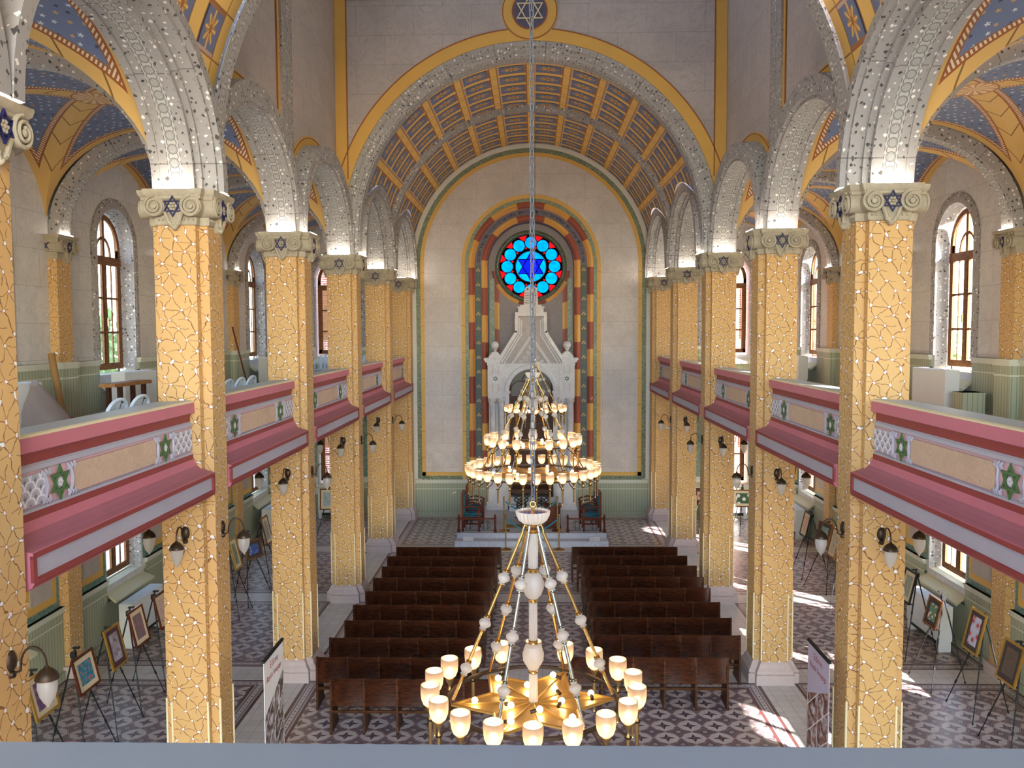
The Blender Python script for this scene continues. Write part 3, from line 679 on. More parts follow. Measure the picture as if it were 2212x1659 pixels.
# rose window
w = thing('window_1','round stained glass window with a blue six-pointed star above the marble ark','window'); struct(w)
g = MB(); g.lathe([(.0001,0),(1.075,0)], 64, (0,YN+.1,ZR), 0, 'y'); g.build('stained_glass', m_rose(), w)
t = MB()
for k in range(12):
    a = k*pi/6; c = (.78*sin(a), ZR+.78*cos(a)); t.tube([(c[0]+.2*cos(q*pi/10),YN+.09,c[1]+.2*sin(q*pi/10)) for q in range(20)], .012, 6, 0, True)
t.tube([(.51*cos(q*pi/20),YN+.09,ZR+.51*sin(q*pi/20)) for q in range(40)], .016, 6, 0, True)
t.tube([(1.05*cos(q*pi/30),YN+.09,ZR+1.05*sin(q*pi/30)) for q in range(60)], .03, 6, 0, True)
t.build('tracery', M['black'], w, 60)
# lettering
def glyph_mesh(txt, size):
    cu = bpy.data.curves.new('lettering','FONT'); cu.body = txt; cu.size = size; cu.align_x = 'CENTER'; cu.resolution_u = 3
    o = bpy.data.objects.new('lettering', cu); COL.objects.link(o); bpy.context.view_layer.update()
    me = bpy.data.meshes.new_from_object(o.evaluated_get(bpy.context.evaluated_depsgraph_get()))
    vs = [tuple(v.co) for v in me.vertices]; fs = [tuple(p.vertices) for p in me.polygons]
    bpy.data.objects.remove(o); bpy.data.meshes.remove(me); bpy.data.curves.remove(cu)
    return vs, fs
GC = {}
def letters(mb, txt, size, Mx, mi=0):
    key = (txt,size)
    if key not in GC: GC[key] = glyph_mesh(txt,size)
    vs, fs = GC[key]; mb.M = Mx; mb.add(vs, fs, mi); mb.M = None
HEB = 'ואני ברב חסדך אביא ביתך אשתחוה אל היכל קדשך ביראתך. פתחו שערים ויבא גוי צדיק שומר אמונים.'
lb = MB(); RT = 1.65; wid = [.6 if ch in 'וין.' else .55 if ch == ' ' else 1 for ch in HEB]; tot = sum(wid); acc = 0
for ch, q in zip(HEB,wid):
    th = .04+(pi-.08)*(acc+q/2)/tot; acc += q
    if ch == ' ': continue
    m = Matrix.Translation((RT*cos(th),YE-.022,ZR+RT*sin(th))) @ Matrix.Rotation(-(th-pi/2),4,'Y') @ Matrix.Rotation(pi/2,4,'X')
    letters(lb, ch, .165, m)
struct(lb.build('trim_inscription', M['black']))
# aisle end walls, each with an upper arched and a lower window
def end_aisle(sg):
    mb = MB(); C = sg*6.3; w = .74; X0, X1 = sg*4.4, sg*XW
    P = lambda pts, mi=0, y=YE: mb.poly([(x,y,z) for x,z in pts], mi)
    for y, mi in ((YE,0),(YE+.45,3)):
        P([(X0,0),(C-sg*w,0),(C-sg*w,10.4),(X0,10.4)],mi,y); P([(C+sg*w,0),(X1,0),(X1,10.4),(C+sg*w,10.4)],mi,y)
        P([(C-w,0),(C+w,0),(C+w,1.0),(C-w,1.0)],mi,y); P([(C-w,3.68),(C+w,3.68),(C+w,5.22),(C-w,5.22)],mi,y); P(arcpts(C,7.75,w,.72)+[(C+w,10.4),(C-w,10.4)],mi,y)
    for z0,z1 in ((1.0,3.68),(5.22,7.75)):
        for s in (-1,1): mb.poly([(C+s*w,YE,z0),(C+s*w,YE,z1),(C+s*w,YE+.45,z1),(C+s*w,YE+.45,z0)],1 if z0 > 4 else 4)
        mb.poly([(C-w,YE,z0),(C+w,YE,z0),(C+w,YE+.45,z0),(C-w,YE+.45,z0)],2)
    mb.poly([(C-w,YE,3.68),(C+w,YE,3.68),(C+w,YE+.45,3.68),(C-w,YE+.45,3.68)],1)
    a = arcpts(C,7.75,w,.72)
    for p,q in zip(a,a[1:]): mb.poly([(p[0],YE,p[1]),(q[0],YE,q[1]),(q[0],YE+.45,q[1]),(p[0],YE+.45,p[1])],1)
    sd = 'left' if sg < 0 else 'right'
    struct(mb.build('wall_end_aisle_'+sd, [M['marble'],M['terr'],M['sill'],M['plaster'],M['gm2']]))
    t = MB(); prof = [(YE,0),(YE-.035,0),(YE-.05,.05),(YE-.05,.16),(YE-.03,.2),(YE,.2)]
    t.sweep('y', C, 7.75, w, .72, prof, 28)
    for s in (-1,1):
        t.prism([(C+s*(w+r),y) for y,r in prof],'z',5.52,7.75)
        t.box(*sorted((C+s*(w+.0),C+s*(w+.26))),YE-.03,YE,1.27,4.05,3)
        x0, x1 = sorted((C+s*(w+.06), X1 if s == sg else X0))
        for b,tp in ((0,1.2),(ZG,5.52)):
            t.box(x0,x1,YE-.05,YE,b+.1,tp-.1,1); t.box(x0,x1,YE-.08,YE,tp-.1,tp,2); t.box(x0,x1,YE-.06,YE,tp-.3,tp-.275,2)
    for b,tp in ((0,.9),(ZG,5.1)): t.box(*sorted((X0,X1)),YE-.04,YE,b,tp,1)
    for zt in (1.02,5.23): t.prism([(YE+.2,zt),(YE-.3,zt-.22),(YE-.3,zt-.27),(YE+.2,zt-.06)],'x',C-w-.08,C+w+.08,4)
    struct(t.build('trim_end_aisle_'+sd, [M['terr'],M['wain'],M['cream'],M['gm2'],M['sill']], smooth=35))
for sg in (-1,1): end_aisle(sg)
# rear wall behind the gallery with added openings for fill daylight, and a backing behind the last piers
mb = MB()
ops = [(-7.9,-4.7,.3,3.8),(4.7,7.9,.3,3.8),(-7.9,-4.7,4.8,9.2),(4.7,7.9,4.8,9.2),(-3.7,3.7,4.9,11.6),(-3.7,3.7,.3,3.9)]
xs = sorted({-XW-.4,XW+.4}|{o[0] for o in ops}|{o[1] for o in ops}); zs = sorted({0,14.6}|{o[2] for o in ops}|{o[3] for o in ops})
for a,b in zip(xs,xs[1:]):
    for c,d in zip(zs,zs[1:]):
        if not any(o[0] <= a and b <= o[1] and o[2] <= c and d <= o[3] for o in ops): mb.box(a,b,-4.3,-4,c,d)
struct(mb.build('wall_rear', M['plaster']))
mb = MB()
for s in (-1,1): mb.box(*sorted((s*3.8,s*4.5)),YE+.3,YE+.5,0,12.3)
mb.box(-4.5,4.5,YE+.9,YE+1.0,0,.1); struct(mb.build('wall_end_backing', M['plaster']))
# ------------------------------------------------------------------ windows
def window_root(name): r = bpy.data.objects.new(name,None); COL.objects.link(r); r['kind'] = 'structure'; return r
def make_window(arched):
    r = window_root('window_2'); f = MB(); W = .67; d = .022
    H = 2.4 if arched else 2.45; tr = 2.08 if arched else 1.78
    B = lambda x0,x1,z0,z1,y=d: f.box(x0,x1,-y,y,z0,z1)
    B(-W,-W+.09,0,H); B(W-.09,W,0,H); B(-W,W,0,.13); B(-W,W,tr,tr+.17,.035); B(-.055,.055,.1,tr,.03); 
    if not arched: B(-W,W,H-.1,H); B(-.05,.05,tr,H)
    for s in (-1,1):
        x0,x1 = sorted((s*.05,s*.09)); B(x0,x1,.1,tr,.022); x0,x1 = sorted((s*.53,s*.58)); B(x0,x1,.1,tr,.022)
        B(s*.31-.015,s*.31+.015,.1,tr,.012)
        for z in ([.72,1.4] if arched else [.86]): B(*sorted((s*.1,s*.56)),z,z+.045,.014)
    if arched:
        B(-.045,.045,tr,H+.6,.025)
        f.sweep('y', 0, H, W, .68, [(-d,-.1),(-d,0),(d,0),(d,-.1),(-d,-.1)], 28)
        B(-W,-W+.09,tr,H); B(W-.09,W,tr,H)
        z0 = tr+.17; f.sweep('y', 0, z0, .27, .34, [(-.015,0),(-.015,.045),(.015,.045),(.015,0),(-.015,0)], 20)
    f.build('window_frame', M['wwood'], r)
    g = MB(); pts = ([(-W+.05,.05)]+arcpts(0,H,W-.05,.63,24)+[(W-.05,.05)]) if arched else [(-W+.05,.05),(-W+.05,H-.05),(W-.05,H-.05),(W-.05,.05)]
    g.poly([(x,.0,z) for x,z in pts]); g.build('pane', M['glass'], r)
    h = MB(); h.cbox((.0,-.075,.95),(.03,.02,.16)); h.tube([(0,-.08,.98),(0,-.12,.98),(-.1,-.12,.98)],.009,6); h.build('window_handle', M['brass'], r)
    return r
wu, wl = make_window(True), make_window(False); used = set(); wn = 2
def place_win(src, loc, rz):
    global wn
    o = src if src not in used else dup(src); used.add(src); o.name = 'window_%d' % wn; wn += 1; o.location = loc; o.rotation_euler = (0,0,rz); o['kind'] = 'structure'
    return o
for sg in (-1,1):
    for i, c in enumerate(BAYS):
        place_win(wu, (sg*XG,c,5.3), -sg*pi/2); place_win(wl, (sg*XG,c,1.17), -sg*pi/2)
    place_win(wu, (sg*6.3,YE+.22,5.3), 0); place_win(wl, (sg*6.3,YE+.22,1.1), 0)
# ------------------------------------------------------------------ piers
def cross(h, w): return [(-w,-h),(w,-h),(w,-w),(h,-w),(h,w),(w,w),(w,h),(-w,h),(-w,w),(-h,w),(-h,-w),(-w,-w)]
def loft(mb, lv, mi=0):
    """stack of cross outlines (z, h, w)"""
    vs = [(x,y,z) for z,h,w in lv for x,y in cross(h,w)]; n = 12; fs = []
    for k in range(len(lv)-1): fs += [(k*n+i,k*n+(i+1)%n,k*n+n+(i+1)%n,k*n+n+i) for i in range(n)]
    fs += [tuple(range(n-1,-1,-1)), tuple(range((len(lv)-1)*n,len(lv)*n))]
    return mb.add(vs, fs, mi)
H0, W0 = .33, .22
def off(z, o): return (z, H0+o, W0+o)
def capital_mesh(mb, c, faces, s=1.0, arm=.33):
    for a in faces:
        m = Matrix.Translation(c) @ Matrix.Rotation(a,4,'Z')
        mb.M = m
        for x in (-.215*s,.215*s):
            mb.M = m @ Matrix.Translation((x,-arm-.02,-.2)) @ Matrix.Rotation(pi/2,4,'X'); mb.lathe([(.118*s,-.12),(.118*s,.085),(.0001,.08)],20); mb.lathe([(.03*s,.07),(.032*s,.115),(.015*s,.125),(.0001,.125)],12)
            sgn = 1 if x > 0 else -1
            mb.tube([((.125-.085*q/34)*s*cos(sgn*(-pi/2-q*.37))*1.0,(.125-.085*q/34)*s*sin(sgn*0+(pi/2+q*.37)),.095+.02*q/34) for q in range(35)],[.02*s-.006*q/34 for q in range(35)],6)
        mb.M = m
        mb.tube([(-.3*s,-arm-.1,-.075),(-.15*s,-arm-.09,-.095),(0,-arm-.085,-.1),(.15*s,-arm-.09,-.095),(.3*s,-arm-.1,-.075)],.016,6)
        for q in range(6): mb.sphere((.038*s*cos(q*pi/3),-arm-.105,-.2+.038*s*sin(q*pi/3)),.02,8,6)
        mb.sphere((0,-arm-.11,-.2),.018,8,6)
        mb.M = m
        # hanging strap with shell
        for sx in (-1,1): mb.tube([(sx*.13*s,-arm-.07,-.12),(sx*.1*s,-arm-.09,-.26),(sx*.055*s,-arm-.085,-.38),(sx*.02*s,-arm-.08,-.43)],[.022,.024,.024,.02],6)
        mb.prism([(-.1*s,-.14),(.1*s,-.14),(.06*s,-.4),(0,-.47),(-.06*s,-.4)],'y',-arm-.075,-arm+.02)
        mb.sphere((0,-arm-.07,-.44),.035,8,6); mb.sphere((-.05*s,-arm-.08,-.39),.03,8,6); mb.sphere((.05*s,-arm-.08,-.39),.03,8,6)
        for k in range(-4,5): mb.sphere((k*.05*s,-arm-.03,-.345),.018,6,4)
    mb.M = None
def stars_mesh(c, faces, arm=.33, r=.125):
    out = []
    for a in faces:
        st = MB(); st.M = Matrix.Translation(c) @ Matrix.Rotation(a,4,'Z') @ Matrix.Translation((0,-arm-.1,-.2)) @ Matrix.Rotation(pi/2,4,'X'); hexagram(st, r, .011, .02); st.M = None; out.append(st)
    return out
def make_pier():
    r = thing('pier','pier','pier')
    b = MB(); loft(b, [off(0,.1),off(.17,.1),off(.175,.08),off(.2,.095),off(.235,.085),off(.28,.05),off(.34,.025),off(.37,.0)]); b.build('pier_base', M['basestone'], r)
    s = MB(); loft(s, [off(.36,0),off(3.95,0),off(3.96,.012),off(3.99,.012),off(4.0,0),off(7.36,0)])
    q = .012
    for x in (-1,1):
        for y in (-1,1):
            s.box(*sorted((x*(W0-.01),x*(W0+q))),*sorted((y*(H0-.01),y*(H0+q))),.4,1.55,1); s.box(*sorted((x*(H0-.01),x*(H0+q))),*sorted((y*(W0-.01),y*(W0+q))),.4,1.55,1)
    s.build('pier_shaft', [M['mosaic'],M['creamedge']], r)
    c = MB(); loft(c, [off(7.3,0),off(7.305,.02),off(7.36,.03),off(7.42,.02),off(7.5,.05),off(7.58,.07),off(7.6,.1),off(7.63,.1),off(7.65,.12),off(7.69,.13),off(7.71,.13)])
    F4 = [0,pi/2,pi,-pi/2]; capital_mesh(c, (0,0,ZC), F4)
    co = c.build('capital', M['stone'], r, 35)
    for st in stars_mesh((0,0,ZC), F4): st.build('star_emblem', M['navy'], co)
    for a in F4:
        l = MB(); l.M = Matrix.Rotation(a,4,'Z'); l.box(-.21,.21,-.44,-.425,7.713,7.727); l.M = None; l.build('light_strip', M['led'], r)
    return r
p0 = make_pier(); first = True
NEAR = ['nearest the camera','second from the camera','third from the camera','fourth from the camera','fifth from the camera','farthest, against the end wall']
for sg, sd in ((-1,'left'),(1,'right')):
    for i, y in enumerate(D):
        if i == 5: y = YE-.47
        lab = 'gold mosaic-painted pier with star capital, ' + (('cut by the left edge of the view' if sg < 0 else 'just outside the right edge of the view') if i == 0 else '%s row, against the end wall' % sd if i == 5 else '%s complete one in the %s row' % (ORD[i-1],sd))
        if first: o = p0; o.location = (sg*PX,y,0); first = False; o['label'] = lab; o['group'] = 'mosaic piers'
        else: dup(p0, (sg*PX,y,0), 0, lab, 'mosaic piers')
# wall pilasters at gallery level and below
def make_pilaster():
    r = thing('pilaster','pilaster','pilaster'); w = .22; d = .16
    s = MB(); s.box(-w,w,-d,-.001,5.5,7.36); s.build('pilaster_shaft', M['mosaic'], r); s = MB(); s.box(-w,w,-d,-.001,.2,4.06); s.build('lower_shaft', M['mosaic'], r)
    p = MB(); p.box(-w-.03,w+.03,-d-.05,-.002,ZG,5.44,0); p.box(-w-.05,w+.05,-d-.08,-.002,5.42,5.53,1); p.box(-w-.035,w+.035,-d-.06,-.002,5.24,5.27,1); p.build('pedestal', [M['wain'],M['cream']], r)
    b = MB(); b.box(-w-.06,w+.06,-d-.07,-.002,0,.2); b.build('pilaster_base', M['basestone'], r)
    c = MB(); 
    for z0,z1,o in ((7.3,7.42,.02),(7.42,7.58,.05),(7.58,7.65,.08),(7.65,7.71,.11)): c.box(-w-o,w+o,-d-o,-.002,z0,z1)
    capital_mesh(c, (0,.17,ZC), [0], .9); co = c.build('capital', M['stone'], r, 35)
    stars_mesh((0,.17,ZC),[0],.33,.085)[0].build('star_emblem', M['navy'], co)
    for a,x in ((pi/2,1),(-pi/2,-1)):
        st = MB(); st.M = Matrix.Translation((x*(w+.055),-.06,7.52)) @ Matrix.Rotation(a,4,'Z') @ Matrix.Rotation(pi/2,4,'X'); hexagram(st,.075,.01,.012); st.M = None; st.build('star_emblem', M['navy'], co)
    l = MB(); l.box(-.2,.2,-.24,-.228,7.713,7.727); l.build('light_strip', M['led'], r)
    return r
pp = make_pilaster(); first = True
for sg, sd in ((-1,'left'),(1,'right')):
    for i in (1,2,3,4):
        lab = 'gold mosaic pilaster on the %s outer wall, %s' % (sd, ['just outside the view','nearest the camera','half hidden by the first complete pier','farthest from the camera'][i-1])
        a = (sg*XW,D[i],0), -sg*pi/2
        if first: pp.location = a[0]; pp.rotation_euler = (0,0,a[1]); pp['label'] = lab; pp['group'] = 'wall pilasters'; first = False
        else: dup(pp, a[0], a[1], lab, 'wall pilasters')
# ------------------------------------------------------------------ gallery parapets
def m_frieze():
    k = N('parapet_scales', .6); x, y = k.sep(k.uv()); P, Q = .15, .068
    # overlapping fish scales: nearest arc of two staggered rows
    y1, y2 = k.per(y,2*Q,.02), k.per(y,2*Q,Q+.02); r1 = k.hyp(k.per(x,P), y1); r2 = k.hyp(k.per(x,P,P/2), y2); r = k.m('MINIMUM', r1, r2)
    c = k.mix(k.m('DIVIDE', r, .08), s2l((150,142,152)), s2l((206,200,206)))
    c = k.mix(k.lt(r,.014), c, s2l((120,112,122)))
    return k.col(k.mix(k.m('MAXIMUM', k.mul(k.lt(k.ab(k.sub(r1,.07)),.008), k.gt(y1,-.01)), k.mul(k.lt(k.ab(k.sub(r2,.07)),.008), k.gt(y2,-.01))), c, s2l((236,232,236))))
M['scales'] = m_frieze()
def make_parapet():
    """left-hand parapet between two piers; origin on the pier line, nave towards +X"""
    r = thing('gallery_parapet','parapet','parapet'); L = SP/2-H0
    X = lambda a: PX-a
    cap = [(4.42,5.22),(4.03,5.235),(4.01,5.225),(4.0,5.21),(3.995,5.09),(4.05,5.07),(4.42,5.07)]
    m = MB(); m.prism([(X(a),z) for a,z in cap],'y',-L,L,ms=[0,1,1,2,2,2,0]); m.build('cap', [M['ledge'],M['creamedge'],M['pink']], r)
    fz = [(4.42,5.07),(4.055,5.07),(4.055,4.985),(4.06,4.98),(4.04,4.96),(4.035,4.925),(4.06,4.915),(4.045,4.87),(4.035,4.77),(4.045,4.66),(4.06,4.625),(4.04,4.61),(4.035,4.59),(4.03,4.585),(4.03,4.53),(4.42,4.53)]
    m = MB(); m.prism([(X(a),z) for a,z in fz],'y',-L,L,ms=[0,0,0,1,1,1,2,2,2,2,1,1,0,0,0,0]); fr = m.build('frieze', [M['red'],M['lilac'],M['rosepink']], r)
    for s in (-1,1):
        q = MB(); q.box(X(4.04)-.006,X(4.028),*sorted((s*(L-.02),s*(L-.56))),4.645,4.895); q.build('scale_panel', M['scales'], fr)
        for yy in (.58,.98):
            q = MB(); c = s*(L-yy); q.tube([(X(4.03),c-.03,4.88),(X(4.025),c+.012*s,4.84),(X(4.022),c,4.77),(X(4.025),c+.012*s,4.7),(X(4.03),c-.03,4.66)],.016,6)
            for zz in (4.885,4.655):
                for dy in (-.045,0,.045): q.tube([(X(4.035),c+dy,zz-.03),(X(4.024),c+dy,zz),(X(4.035),c+dy*1.3,zz+.03)],[.01,.017,.008],6)
            q.build('scroll', M['lilac'], fr, 50)
        st = MB(); st.M = Matrix.Translation((X(4.03)-.0,s*(L-.78),4.77)) @ Matrix.Rotation(pi/2,4,'Z') @ Matrix.Rotation(pi/2,4,'X'); hexagram(st,.155,.022,.014,0); st.lathe([(.0001,.01),(.05,.01),(.05,0)],6,(0,0,0),1)
        for k in range(5): st.lathe([(.013,0),(.013,.014),(.0001,.016)],8,(.024*cos(k*2*pi/5),.024*sin(k*2*pi/5),0),2)
        st.M = None
        st.build('star_emblem', [M['stargreen'],M['lilac'],M['plaster']], fr)
    q = MB(); yl = .83; pts = [(-yl+.06,4.645),(yl-.06,4.645),(yl,4.69),(yl,4.85),(yl-.06,4.895),(-yl+.06,4.895),(-yl,4.85),(-yl,4.69)]
    q.prism(pts,'x',X(4.045),X(4.022)); q.build('marble_panel', M['panel'], fr)
    co = [(4.42,4.53),(4.025,4.53),(4.01,4.50),(3.985,4.455),(3.94,4.415),(3.88,4.385),(3.81,4.365),(3.79,4.36),(3.79,4.315),(3.815,4.305),(3.815,4.155),(3.79,4.145),(3.79,4.12),(3.81,4.09),(3.84,4.075),(3.86,4.055),(4.42,4.04)]
    m = MB(); m.prism([(X(a),z) for a,z in co],'y',-L-.05,L+.05,ms=[0,0,0,1,1,1,0,2,2,3,2,2,2,2,0,4,4])
    for s in (-1,1):
        for y0 in (L+.05,): m.box(X(3.815)-.001,X(3.79),*sorted((s*y0,s*(y0-.05))),4.13,4.34,2)
    m.build('cornice', [M['pink'],M['mauve'],M['red'],M['lilac'],M['soffit']], r)
    return r
pr = make_parapet(); first = True
BN = ['nearest','second','third','fourth','farthest']
for sg, sd in ((-1,'left'),(1,'right')):
    for i, c in enumerate(BAYS):
        lab = 'pink and grey gallery parapet with green stars, %s bay of the %s gallery' % (BN[i], sd)
        a = (sg*PX,c,0), 0 if sg < 0 else pi
        if first: pr.location = a[0]; pr['label'] = lab; pr['group'] = 'gallery parapets'; first = False
        else: dup(pr, a[0], a[1], lab, 'gallery parapets')
mb = MB(); mb.box(-8.2,8.2,1.1,1.7,4.3,5.18); mb.box(-8.2,8.2,1.05,1.72,5.18,5.2,0); struct(mb.build('trim_rear_rail', M['rail']))
# ------------------------------------------------------------------ chandeliers
M['bulb'] = emis('bulb_glow',(1,.80,.54),600); M['starbulb'] = emis('star_bulb_glow',(1,.80,.52),50)
def lamp_mesh():
    p = MB(); p.lathe([(.004,-.36),(.012,-.35),(.007,-.335),(.013,-.32),(.016,-.12),(.02,-.1),(.012,-.09),(.012,-.05),(.03,-.02),(.034,0),(.02,.005)],12)
    s = MB(); pr = [(.024,.0),(.05,.02),(.064,.055),(.07,.1),(.0705,.15),(.069,.165)]; s.lathe(pr+[(r-.003,z) for r,z in reversed(pr)],24); 
    b = MB(); b.sphere((0,0,.062),.026,12,8); return p, s, b
LP = lamp_mesh()
def make_chandelier(tiers, label, loc, ztop, chain_n):
    """tiers: (drop below bowl rim, lamp radius, lamps, phase)"""
    r = thing('chandelier', label, 'chandelier', loc, 0, 'brass and alabaster chandeliers')
    b = MB(); pr = [(.03,-.1),(.07,-.092),(.1,-.068),(.117,-.035),(.122,0),(.116,.0),(.11,-.035),(.09,-.065),(.06,-.082),(.001,-.085)]
    b.lathe(pr,120,flute=24,amp=.06); bo = b.build('glass_bowl', M['alab'], r, 50)
    b = MB(); b.lathe([(.104,-.012),(.1,-.03),(.08,-.055),(.001,-.07)],32); b.build('bowl_lining', M['brass'], bo, 40)
    st = MB(); dr = tiers[0][0]; zz = -dr-.02
    st.lathe([(.036,-.165),(.034,-.43),(.03,-.44)],28,flute=14,amp=.06); st.lathe([(.03,-.46),(.06,-.48),(.082,-.54),(.08,-.58),(.06,-.63),(.034,-.66)],40,flute=20,amp=.03,twist=14)
    st.lathe([(.03,-.68),(.03,-.98)],28,flute=14,amp=.06); st.lathe([(.03,-1.0),(.062,-1.02),(.08,-1.08),(.074,-1.13),(.05,-1.17),(.034,-1.2)],40,flute=20,amp=.03,twist=14)
    st.lathe([(.03,-1.22),(.032,zz)],28,flute=14,amp=.06); st.build('stem', M['alab'], r, 40)
    for z,w in ((-.105,.05),(-.15,.045),(-.445,.042),(-.67,.038),(-.99,.038),(-1.21,.038)): k = MB(); k.lathe([(w*.8,z-.018),(w,z-.01),(w*.86,z),(w,z+.01),(w*.8,z+.018)],20); k.build('collar', M['brass'], r, 40)
    k = MB()
    k.tube([(0,0,-.08),(0,0,.03)],.014,8); k.tube([(.02*cos(q*pi/6),0,.05+.02*sin(q*pi/6)) for q in range(12)],.006,6,0,True); k.build('hanging_ring', M['brass'], r, 40)
    ph0 = .1
    # rods and glass knots
    for q in range(6):
        a = ph0+q*pi/3; p0 = Vector((.075*cos(a),.075*sin(a),-.16)); p1 = Vector(((tiers[0][1]-.17)*cos(a),(tiers[0][1]-.17)*sin(a),-dr+.02)); d = p1-p0
        ro = MB(); ro.tube([p0,p1],.0125,10); ro.tube([(.04*cos(a),.04*sin(a),-.12),(.06*cos(a),.06*sin(a),-.105),p0+Vector((0,0,.02)),p0],.007,6)
        if len(tiers) > 1:
            p2 = Vector(((tiers[1][1]-.2)*cos(a),(tiers[1][1]-.2)*sin(a),-tiers[1][0]+.02)); ro.tube([p1,p2],.0115,8)
        for f in (.27,.54,.81):
            for e in (-.055,.055): c = p0+d*f+d.normalized()*e; ro.M = Matrix.Translation(c) @ d.to_track_quat('Z','Y').to_matrix().to_4x4(); ro.lathe([(.013,-.012),(.024,-.006),(.018,0),(.024,.006),(.013,.012)],12); ro.M = None
        rod = ro.build('rod', M['brass_glint'] if q in (4,5) else M['brass'], r, 40)  # two brass rods coloured silvery to imitate reflected window light
        for f in (.27,.54,.81):
            g = MB(); g.M = Matrix.Translation(p0+d*f) @ d.to_track_quat('-Z','Y').to_matrix().to_4x4()
            g.lathe([(.018,-.052),(.028,-.046),(.02,-.036),(.03,-.026),(.044,-.008),(.045,.006),(.036,.022),(.02,.032),(.026,.042),(.018,.05)],28,flute=14,amp=.03,twist=18); g.M = None; g.build('glass_knot', M['alab'], rod, 50)
    for drop, rad, n, ph in tiers:
        ri = MB(); rr = rad-.15; c = [(rr*cos(q*pi/36),rr*sin(q*pi/36)) for q in range(72)]
        for (x0,y0),(x1,y1) in zip(c,c[1:]+c[:1]):
            w = 1+.026/rr; ri.add([(x0,y0,-drop-.012),(x1,y1,-drop-.012),(x1*w,y1*w,-drop-.012),(x0*w,y0*w,-drop-.012),(x0,y0,-drop+.012),(x1,y1,-drop+.012),(x1*w,y1*w,-drop+.012),(x0*w,y0*w,-drop+.012)],[(0,1,2,3),(7,6,5,4),(0,4,5,1),(3,2,6,7)])
        ri.build('ring', M['bronze'], r, 30)
        for q in range(n):
            a = ph+q*2*pi/n; L = (rad*cos(a),rad*sin(a),-drop)
            mm = MB(); mm.M = Matrix.Translation(L); mm.add(LP[0].v,LP[0].f,0); mm.M = None
            mm.tube([(L[0]*(rr/rad),L[1]*(rr/rad),-drop),(L[0]*.93,L[1]*.93,-drop-.07),(L[0],L[1],-drop-.1)],.008,6,1); mm.tube([(L[0]+.022*cos(t*pi/4),L[1]+.022*sin(t*pi/4),-drop-.1) for t in range(8)],.007,5,1,True)
            lm = mm.build('lamp', [M['brass'],M['bronze']], r, 40)
            for nm, src, mt in (('lamp_shade',LP[1],'shade'),('light_bulb',LP[2],'bulb')):
                key = nm
                if key not in SHARE: o = src.build(nm, M[mt], lm, 50); SHARE[key] = o.data
                else: o = bpy.data.objects.new(nm, SHARE[key]); COL.objects.link(o); o.parent = lm
                o.location = L
        # six pointed star tray with bulbs
        s = MB(); R1 = rr-.01; s.M = Matrix.Translation((0,0,-drop-.03))
        out = []
        for q in range(12):
            a = ph0+q*pi/6; q2 = R1 if q % 2 == 0 else R1*.58; out.append((q2*cos(a),q2*sin(a)))
        s.prism(out,'z',0,.012,0)
        for q in range(12):
            p, w = Vector((*out[q],0)), Vector((*out[(q+1)%12],0)); s.tube([p+Vector((0,0,.012)),w+Vector((0,0,.012))],.012,6,0); s.tube([(0,0,.014),p*.98+Vector((0,0,.014))],.007,5,0)
        s.M = None; sp = s.build('star_tray', M['traybrass'], r)
        for q in range(12):
            a = ph0+q*pi/6; q2 = (R1*.72 if q % 2 == 0 else R1*.36); c = Vector((q2*cos(a),q2*sin(a),-drop+.015)); t = Vector((-sin(a),cos(a),.25))*.045
            h = MB(); h.tube([c-t,c],.014,8); h.build('bulb_holder', M['bronze'], sp)
            g = MB(); g.sphere(c+t*.55,.024,10,7); g.build('light_bulb', M['starbulb'], sp, 60)
    # chain of oval links
    ch = MB(); z = .06; q = 0; LK = .062 if chain_n else .075
    while z < ztop-loc[2]:
        m = Matrix.Translation((0,0,z+LK/2)) @ Matrix.Rotation(pi/2*(q%2),4,'Z'); ch.M = m
        ch.tube([(.0125*cos(t*pi/5),0,.033*sin(t*pi/5)) for t in range(10)],.0045,5,0,True); z += LK*.88; q += 1
    ch.M = None
    if chain_n: ch.tube([(.012+.004*sin(t*1.3),.008,.1+(ztop-loc[2]-.1)*t/40) for t in range(41)],.0035,5); ch.tube([(-.012+.004*sin(t*2.1),.01,.05+(ztop-loc[2]-.1)*t/40) for t in range(41)],.004,5)
    ch.build('chain', M['steel'], r, 60)
    return r
SHARE = {}
M['traybrass'] = flat('tray_brass',(204,158,84),.42,.7,.06)
make_chandelier([(1.43,.77,18,.17)], 'large near chandelier, cut by the bottom rail, with tall globed frosted lamps', (.03,6.3,4.72), 12.0, 1)
make_chandelier([(1.25,.79,18,.17),(1.76,1.12,32,.05)], 'double ringed middle chandelier hanging over the pews', (.04,14.9,5.32), 14.6, 0)
make_chandelier([(1.35,.80,18,.17)], 'smallest farthest chandelier hanging right before the marble ark', (.12,23.5,5.19), 12.0, 0)
